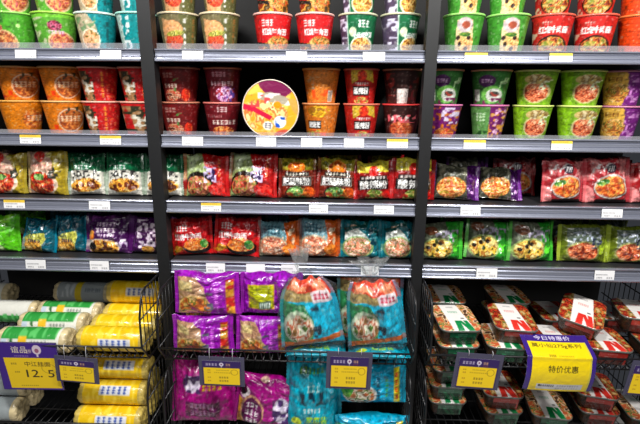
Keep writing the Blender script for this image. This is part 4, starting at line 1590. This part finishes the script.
for k, (x0, x1, yt, yb, yaw, rl, kn, Y, tpr) in enumerate(((279, 347, 281, 349, 4, -6, -.012, -.125, .55), (348, 411, 285, 352, -2, -6, -.004, -.12, .3))):
    zb = ZE + .058
    p0, p1 = at(x0, 325, Y - .03), at(x1, 325, Y - .03)
    H = at((x0 + x1) / 2, yt, Y)[2] - zb
    X = (p0[0] + p1[0]) / 2
    rot = (math.radians(-6), math.radians(rl), math.radians(yaw))
    W = p1[0] - p0[0]
    pack('teal_multi', (X, Y, zb + .004), W * .97, H, .075, rot, f'teal and red noodle multipack inside the {"left" if k == 0 else "right"} clear bag in the centre upper basket',
         GT, 1020 + 9 * k, 'noodle multipack', taper=tpr, name='noodle_multipack')
    clear_bag((X, Y, zb), W * 1.03, H * 1.12, .1, rot, f'clear plastic bag with tied top round the {"left" if k == 0 else "right"} teal and red multipack', 5 + k, kn, (.026, .045)[k], (.085, .06)[k])


# ------------------------------------------------------------------ boxed meals, right baskets
def rrect(w, d, r, n=7):
    pts = []
    for cx, cy, a0 in ((w / 2 - r, d / 2 - r, 0), (-w / 2 + r, d / 2 - r, 90), (-w / 2 + r, -d / 2 + r, 180), (w / 2 - r, -d / 2 + r, 270)):
        for k in range(n):
            a = math.radians(a0 + 90 * k / (n - 1))
            pts.append((cx + r * math.cos(a), cy + r * math.sin(a)))
    return np.array(pts)


BW, BD, BH = .148, .178, .068


def box_art(c):
    acc = {'green': (20, 130, 70), 'red': (215, 50, 40)}[c]
    a = Art((110, 60, 40), 224)
    a.c[:] = a.pal([(120, 24, 16), (190, 60, 34), (90, 40, 24), (205, 110, 50), (110, 110, 50), (205, 165, 110)], 9, 5) if c == 'red' else a.pal([(190, 90, 50), (225, 170, 120), (60, 120, 60), (215, 120, 60), (235, 205, 170), (90, 60, 40)], 9, 8)
    a.poly([(.22, 0), (.66, 0), (.8, 1), (.3, 1)], (236, 232, 228))
    a.marks(.36, .3, .6, .38, tuple(np.array(acc) * .5 + 110), 4, 6)
    a.marks(.38, .12, .56, .17, (150, 150, 150), 6, 5)
    # bold slanted mark near the front edge
    a.poly([(.42, .66), (.54, .66), (.56, 1), (.4, 1)], acc)
    a.poly([(.5, .66), (.58, .66), (.78, 1), (.66, 1)], acc)
    a.poly([(.62, .66), (.72, .66), (.79, .95), (.79, 1), (.72, 1)], acc)
    a.rect(.6, .56, .68, .6, (90, 90, 90))
    return a


def box_front(c):
    acc = {'green': (14, 88, 56), 'red': (170, 44, 36)}[c]
    a = Art(acc, 160, 2)
    a.marks(.3, .12, .66, .26, tuple(np.array(acc) * .6 + 80), 3, 6)
    a.speck(0, .3, 1, 1, tuple(np.array(acc) * .7 + 40), 6, 8, .55)
    a.poly([(.2, .35), (.34, .35), (.62, 1), (.46, 1)], tuple(np.array(acc) * .5 + (30, 110, 70) if c == 'green' else np.array(acc) * .6 + 70))
    a.poly([(.5, .45), (.62, .45), (.78, 1), (.64, 1)], tuple(np.array(acc) * .5 + (30, 110, 70) if c == 'green' else np.array(acc) * .6 + 70))
    return a


def box_meshes(c):
    if ('box', c) in _cache:
        return _cache[('box', c)]
    rows, cols = [], []
    for q, z, r in ((.80, 0.0, .02), (.82, .001, .021), (.9, .03, .024), (.96, BH - .012, .027), (.965, BH - .009, .027)):
        p = rrect(BW * q, BD * q, r)
        rows.append(np.concatenate([p, np.full((len(p), 1), z)], 1))
    tray = grid_mesh('tray', np.stack(rows), None, MT['tray'], cyc_u=True, caps=[0])
    # food seen through the tray walls
    rows = []
    for q, z in ((.76, .003), (.79, .004), (.86, .03), (.92, BH - .012)):
        p = rrect(BW * q, BD * q, .022)
        rows.append(np.concatenate([p, np.full((len(p), 1), z)], 1))
    P = np.stack([rows[0] + (rows[-1] - rows[0]) * 0] + rows[1:])
    N = 14
    Pi = []
    for k in range(N):
        t_ = k / (N - 1) * (len(rows) - 1)
        i = min(int(t_), len(rows) - 2)
        Pi.append(rows[i] * (1 - (t_ - i)) + rows[i + 1] * (t_ - i))
    P = np.stack(Pi)
    a = Art((90, 60, 40), 128)
    fc = a.pal([(60, 35, 25), (110, 50, 30), (150, 90, 45), (70, 80, 40), (120, 40, 30)], 12, 3)
    a.c = fc
    U, V = np.meshgrid(np.linspace(0, .98, P.shape[1]), np.linspace(0, .98, N))
    food = grid_mesh('food', P, a.sample(U, V), MT['paper'], cyc_u=True, caps=[0, N - 1])
    # lid: rounded rim flange with a printed top film
    out = rrect(BW, BD, .03)
    prof = [(.965, BH - .010), (1.0, BH - .009), (1.005, BH - .006), (1.0, BH - .003), (.97, BH - .001)]
    rows = [np.concatenate([out * q, np.full((len(out), 1), z)], 1) for q, z in prof]
    for q in np.linspace(.96, .02, 40):
        z = BH - .001 + .003 * (1 - q ** 4)
        rows.append(np.concatenate([out * q, np.full((len(out), 1), z)], 1))
    P = np.stack(rows)
    # denser ring so that the print is crisp
    ext = []
    for k in range(P.shape[1]):
        k2 = (k + 1) % P.shape[1]
        L_ = np.linalg.norm(P[3, k2] - P[3, k])
        n = max(1, int(L_ / .003))
        for j in range(n):
            ext.append(P[:, k] * (1 - j / n) + P[:, k2] * (j / n))
    P = np.stack(ext, 1)
    col_ = box_art(c).sample(np.clip(.5 + P[..., 0] / BW, 0, .999), np.clip(.5 - P[..., 1] / BD, 0, .999))
    col_[:4] = lin((95, 98, 92))
    lid = grid_mesh('lid', P, col_, MT['film'], cyc_u=True, caps=[P.shape[0] - 1])
    # sleeve: printed band hanging down the front wall
    nu, nv = 40, 28
    U, V = np.meshgrid(np.linspace(0, 1, nu), np.linspace(0, 1, nv))
    z = BH - .010 - V * (BH - .014)
    q = .80 + .165 * np.clip(z / (BH - .009), 0, 1)
    X = (U * .62 - .28) * BW
    Y = -BD / 2 * q - .0012
    F_ = np.stack([X, Y, z], -1)
    F2 = F_[::-1] + np.array([0, .0006, 0])
    cs = box_front(c).sample(U, V)
    sl = grid_mesh('label_band', np.concatenate([F_, F2], 0), np.concatenate([cs, cs[::-1]], 0), MT['film'], cyc_v=True)
    _cache[('box', c)] = (tray, food, lid, sl)
    return _cache[('box', c)]


def meal_box(c, loc, rot, label, group):
    tray, food, lid, sl = box_meshes(c)
    t = thing('meal_box', label, 'meal box', loc, rot, group)
    put('tray', tray, t)
    put('food', food, t)
    put('lid', lid, t)
    put('label_band', sl, t)


R_ = math.radians
GB = 'boxed meals in the right baskets'
RB = 'right upper basket'


def bx(px, py, Y):
    return at(px, py, Y)[0]


z0 = ZE + .002
st = BH + .0035
X1, X2, X3, X4, X5 = bx(454, 335, -.06), bx(509, 335, -.06), bx(552, 340, -.05), bx(600, 345, -.06), bx(652, 345, -.04)
meal_box('green', (X1, -.05, z0 + st + .003), (R_(4), 0, R_(3)), f'green-banded meal box on top of the leftmost stack in the {RB}', GB)
meal_box('green', (X1 + .004, -.045, z0), (0, 0, R_(1)), f'green-banded meal box at the bottom of the leftmost stack in the {RB}', GB)
meal_box('red', (X2 + .01, -.035, z0 + st + .004), (R_(5), 0, R_(-6)), f'red-banded meal box on top of the second stack in the {RB}', GB)
meal_box('green', (X2 - .014, -.045, z0), (0, 0, R_(-6)), f'green-banded meal box under the red one, second stack in the {RB}', GB)
meal_box('red', (X4 - .05, .01, z0 + st + .02), (R_(12), R_(8), R_(-32)), f'meal box turned askew, middle of the {RB}', GB)
meal_box('red', (X3 + .008, -.045, z0), (0, 0, R_(-4)), f'red-banded meal box behind the curved yellow sign in the {RB}', GB)
meal_box('red', (X4 + .014, -.045, z0), (0, 0, R_(-8)), f'red-banded meal box below the askew one in the {RB}', GB)
meal_box('red', (X5 + .012, -.045, z0), (0, 0, R_(-6)), f'red-banded meal box at the right picture edge, bottom of the {RB}', GB)
meal_box('red', (X5 - .012, .05, z0 + st), (0, R_(0), R_(-16)), f'red meal box resting high at the right edge of the {RB}', GB)
for k, (px, Y, zz, c) in enumerate(((442, .16, 1, 'green'), (442, .16, 0, 'green'), (503, .17, 0, 'green'), (503, .17, 1, 'green'),
                                    (552, .17, 0, 'red'), (606, .19, 0, 'red'))):
    meal_box(c, (bx(px, 320, Y), Y, z0 + zz * st), (0, 0, R_(2 * k % 5 - 2)),
             f'{c}-banded meal box, back row {"bottom" if zz == 0 else "top"}, {ORD[(px > 480) + (px > 530) + (px > 580)]} stack in the {RB}', GB)

RB = 'right lower basket'
z1 = ZF + .002
for k, (px, Y, zz, c, rz, w) in enumerate((
        (444, .07, 2, 'green', 2, 'third level of first stack'), (443, .07, 1, 'green', -2, 'second level of first stack'), (443, .07, 0, 'green', 0, 'lowest of first stack'),
        (497, .02, 1, 'red', -4, 'second level of second stack'), (497, .02, 0, 'green', 3, 'lowest of second stack'),
        (533, .22, 2, 'red', 4, 'top of rear stack'), (533, .22, 1, 'red', 0, 'middle of rear stack'), (533, .22, 0, 'red', 2, 'lowest of rear stack'),
        (547, .0, 0, 'green', -8, 'lowest of third stack'),
        (590, .03, 1, 'red', -14, 'second level of fourth stack'), (592, .03, 0, 'red', -6, 'lowest of fourth stack'),
        (641, .0, 0, 'green', -6, 'lowest at the right picture edge'))):
    meal_box(c, (bx(px, 400, Y), Y, z1 + zz * st), (0, 0, R_(rz)), f'{c}-banded meal box, {w} in the {RB}', GB)

# ------------------------------------------------------------------ price signs hanging on the fences
def sign_art(n):
    a = Art((48, 28, 92), 224, 1.25)
    a.marks(.08, .1, .4, .2, (190, 180, 205), n, 4)
    a.ell(.5, .14, .06, .075, (215, 210, 225))
    a.ell(.5, .14, .025, .03, (120, 60, 110))
    a.rect(.49, .2, .51, .27, (215, 210, 225))
    a.marks(.6, .1, .74, .19, (205, 160, 120), n + 1, 2)
    a.marks(.6, .22, .74, .25, (150, 60, 50), n + 2, 3)
    a.rect(.03, .28, .97, .97, (245, 208, 24))
    for k, y in enumerate((.36, .46, .66, .8)):
        a.marks(.12, y, .22, y + .05, (160, 110, 20), n + k, 2, .8)
    a.marks(.36, .36, .7, .4, (150, 120, 20), n + 4, 9, .7)
    a.marks(.3, .46, .78, .5, (150, 120, 20), n + 5, 10, .7)
    a.marks(.42, .64, .68, .72, (120, 95, 20), n + 6, 4, .8)
    a.marks(.42, .78, .68, .86, (120, 95, 20), n + 7, 4, .8)
    a.ring(.83, .45, .09, .11, .008, (160, 125, 20), 0, .8)
    return a


def hang_sign(x0, x1, yt, yb, rl, label, seed, bay):
    Y = FY1 - .006
    p0, p1 = at(x0, yt, Y), at(x1, yt, Y)
    W = p1[0] - p0[0]
    H = at((x0 + x1) / 2, yt, Y)[2] - at((x0 + x1) / 2, yb, Y)[2]
    ztop = ZE + FH + .001
    zsign = at((x0 + x1) / 2, yt, Y)[2]
    t = thing('price_sign', label, 'price sign', ((p0[0] + p1[0]) / 2, Y, zsign), (R_(4), R_(rl), 0), 'hanging price signs')
    put('sleeve', MB().box(-W / 2, W / 2, 0, .0018, -H, 0).mesh('sleeve', MT['grey_sleeve']), t)
    me = flat_card('price_card', W * .84, H * .83, sign_art(seed), 110, 90, MT['card'])
    put('price_card', me, t, (0, -.0016, -H * .13))
    for sx in (-.25, .25):
        m = MB().tube([(sx * W, -.001, -.010), (sx * W, -.0016, max(.004, ztop - zsign) * .5), (sx * W, .002, max(.004, ztop - zsign) + .004), (sx * W, .012, max(.004, ztop - zsign) + .003)], .0009, 6)
        put('hook', m.mesh('hook', MT['hook'], True), t)


hang_sign(54, 97, 357, 384, 4, 'small yellow price sign beside the large one on the left basket fence', 3, 'left')
hang_sign(198, 244, 357, 387.5, 1, 'yellow price sign in front of the purple multipacks on the centre fence', 13, 'centre')
hang_sign(327, 373, 352, 391, 1, 'yellow price sign below the right bagged multipack on the centre fence', 23, 'centre')
hang_sign(457, 505, 354, 391, 3, 'yellow price sign below the leftmost meal boxes on the right fence', 33, 'right')
hang_sign(633, 676, 362, 398, 3, 'price sign cut by the right picture edge on the right fence', 43, 'right')

# large price sign, left bay
a = Art((62, 28, 132), 320, 1.15)
a.text('谊品', .38, .14, .26, .14, (235, 225, 190), 0, None)
a.text('生鲜', .53, .17, .09, .09, (225, 215, 185))
a.ell(.67, .14, .075, .1, (215, 200, 215))
a.ell(.67, .16, .035, .045, (150, 90, 120))
a.rect(.655, .22, .685, .29, (215, 200, 215))
a.marks(.28, .26, .52, .285, (170, 150, 190), 5, 8)
a.poly([(.1, .31), (.93, .31), (.96, .36), (.985, .97), (.13, .97)], (240, 202, 22))
a.marks(.2, .42, .3, .46, (130, 110, 20), 3, 3)
a.marks(.24, .6, .33, .63, (130, 110, 20), 4, 3)
a.text('中江挂面', .64, .44, .42, .1, (70, 55, 20))
a.text('12. 5', .66, .645, .46, .16, (40, 32, 20))
a.ring(.82, .54, .12, .1, .006, (170, 140, 20), 20, .8)
a.marks(.3, .9, .6, .925, (130, 110, 20), 8, 9, .7)
Y = FY1 - .008
p0, p1 = at(-5, 342, Y), at(54, 344, Y)
W = p1[0] - p0[0]
H = p0[2] - at(30, 393, Y)[2]
t = thing('price_sign', 'large purple and yellow price sign reading 12.5 at the left picture edge', 'price sign', ((p0[0] + p1[0]) / 2, Y, (p0[2] + p1[2]) / 2), (R_(6), R_(2), R_(4)), 'hanging price signs')
put('sleeve', MB().box(-W / 2 - .002, W / 2 + .002, .0008, .0026, -H - .002, .002).mesh('sleeve', MT['sleeve']), t)
put('price_card', flat_card('price_card', W, H, a, 170, 150, MT['card']), t)
for sx in (-.3, .3):
    put('hook', MB().tube([(sx * W, .003, -.004), (sx * W, .006, .002), (sx * W, .014, .004)], .0016, 6).mesh('hook', MT['hook'], True), t)

# curved special-offer sign, right bay: lies back over the boxes, folds over the fence and hangs down
p0, p1 = at(532, 355, -.2), at(592, 355, -.2)
W = p1[0] - p0[0]
Hd = at(560, 355, -.2)[2] - at(560, 390, -.2)[2]
Lb = .088


def strip_shape(extra):
    def f(U, V, X, Yy, Z):
        L = Lb + Hd
        s = V * L
        xx = X
        yb = np.where(s < Lb, (Lb - s) * .93, 0)
        zb = np.where(s < Lb, (Lb - s) * .36, -(s - Lb))
        # soften the fold
        q = np.exp(-((s - Lb) / .012) ** 2)
        yb = yb - .004 * q + .004 * np.cos((U - .5) * 3) * -1
        zb = zb - .004 * q
        yb = yb + np.where(s > Lb, -.012 * np.sin(np.clip((s - Lb) / Hd, 0, 1) * PI) + 0 * s, 0)
        return xx, yb + extra, zb - extra * .35
    return f


a = Art((236, 206, 16), 320, 1.0)
fb = Lb / (Lb + Hd)
a.rect(0, 0, 1, .14, (54, 30, 120))
a.text('今日特惠价', .45, .065, .62, .085, (235, 232, 240), 0, None)
a.text('莫小仙275g系列', .47, .215, .84, .09, (60, 50, 20))
a.marks(.28, .36, .4, .39, (90, 75, 20), 3, 4, .8)
a.marks(.44, .37, .7, .385, (120, 100, 20), 4, 8, .7)
a.text('特价优惠', .52, fb + .2, .5, .11, (50, 42, 20))
a.rect(.12, .86, .9, .965, (205, 205, 208))
a.rect(.15, .875, .19, .91, (30, 30, 30))
a.marks(.19, .875, .42, .915, (50, 50, 55), 6, 7)
a.marks(.46, .875, .84, .91, (150, 150, 155), 7, 9)
a.marks(.44, .93, .84, .955, (160, 160, 165), 8, 9)
a.rect(.97, .14, 1, 1, (205, 190, 60))
t = thing('offer_sign', 'curved yellow special offer sign folded over the right basket fence', 'price sign', ((p0[0] + p1[0]) / 2, -.203, (p0[2] + p1[2]) / 2), (0, R_(1), R_(0)))
put('price_card', flat_card('price_card', W, Lb + Hd, a, 150, 170, MT['film'], strip_shape(0)), t)
pa = Art((56, 32, 124), 32)
put('sleeve', flat_card('sleeve', W * 1.16, Lb + Hd, pa, 30, 90, MT['film'], strip_shape(.0035)), t, (.0, .0, .0))

# ------------------------------------------------------------------ floor of the shop and ceiling lamps
fl = put('floor', MB().box(-4, 4, -5, .6, -.05, 0).mesh('floor', MT['floor']))
structure(fl)


def lamp(x, y, z, power, size, sy=None):
    l = bpy.data.lights.new('ceiling_lamp', 'AREA')
    l.energy = power
    l.shape = 'RECTANGLE'
    l.size = size
    l.size_y = sy or size
    l.color = (1.0, .975, .94)
    o = bpy.data.objects.new('ceiling_lamp', l)
    COL.objects.link(o)
    o.location = (x, y, z)
    d = Vector((0, .3, 1.2)) - Vector((0, y, z))
    o.rotation_euler = d.to_track_quat('-Z', 'Y').to_euler()
    return o


for x, p in ((-1.5, 15), (-.3, 34), (1.0, 34)):
    lamp(x, -1.2, 2.75, p, .22)
for x, p in ((-1.6, 7), (.1, 11), (1.7, 11)):
    lamp(x, -3.4, 2.75, p, .5)

w = bpy.data.worlds.new('shop_ambient')
w.use_nodes = True
w.node_tree.nodes['Background'].inputs['Color'].default_value = (.8, .86, 1, 1)
w.node_tree.nodes['Background'].inputs['Strength'].default_value = .03
scene.world = w
vs = scene.view_settings
vs.view_transform = 'Standard'
vs.look = 'None'
vs.exposure = 0.4
vs.gamma = 1.0
vs.use_curve_mapping = False
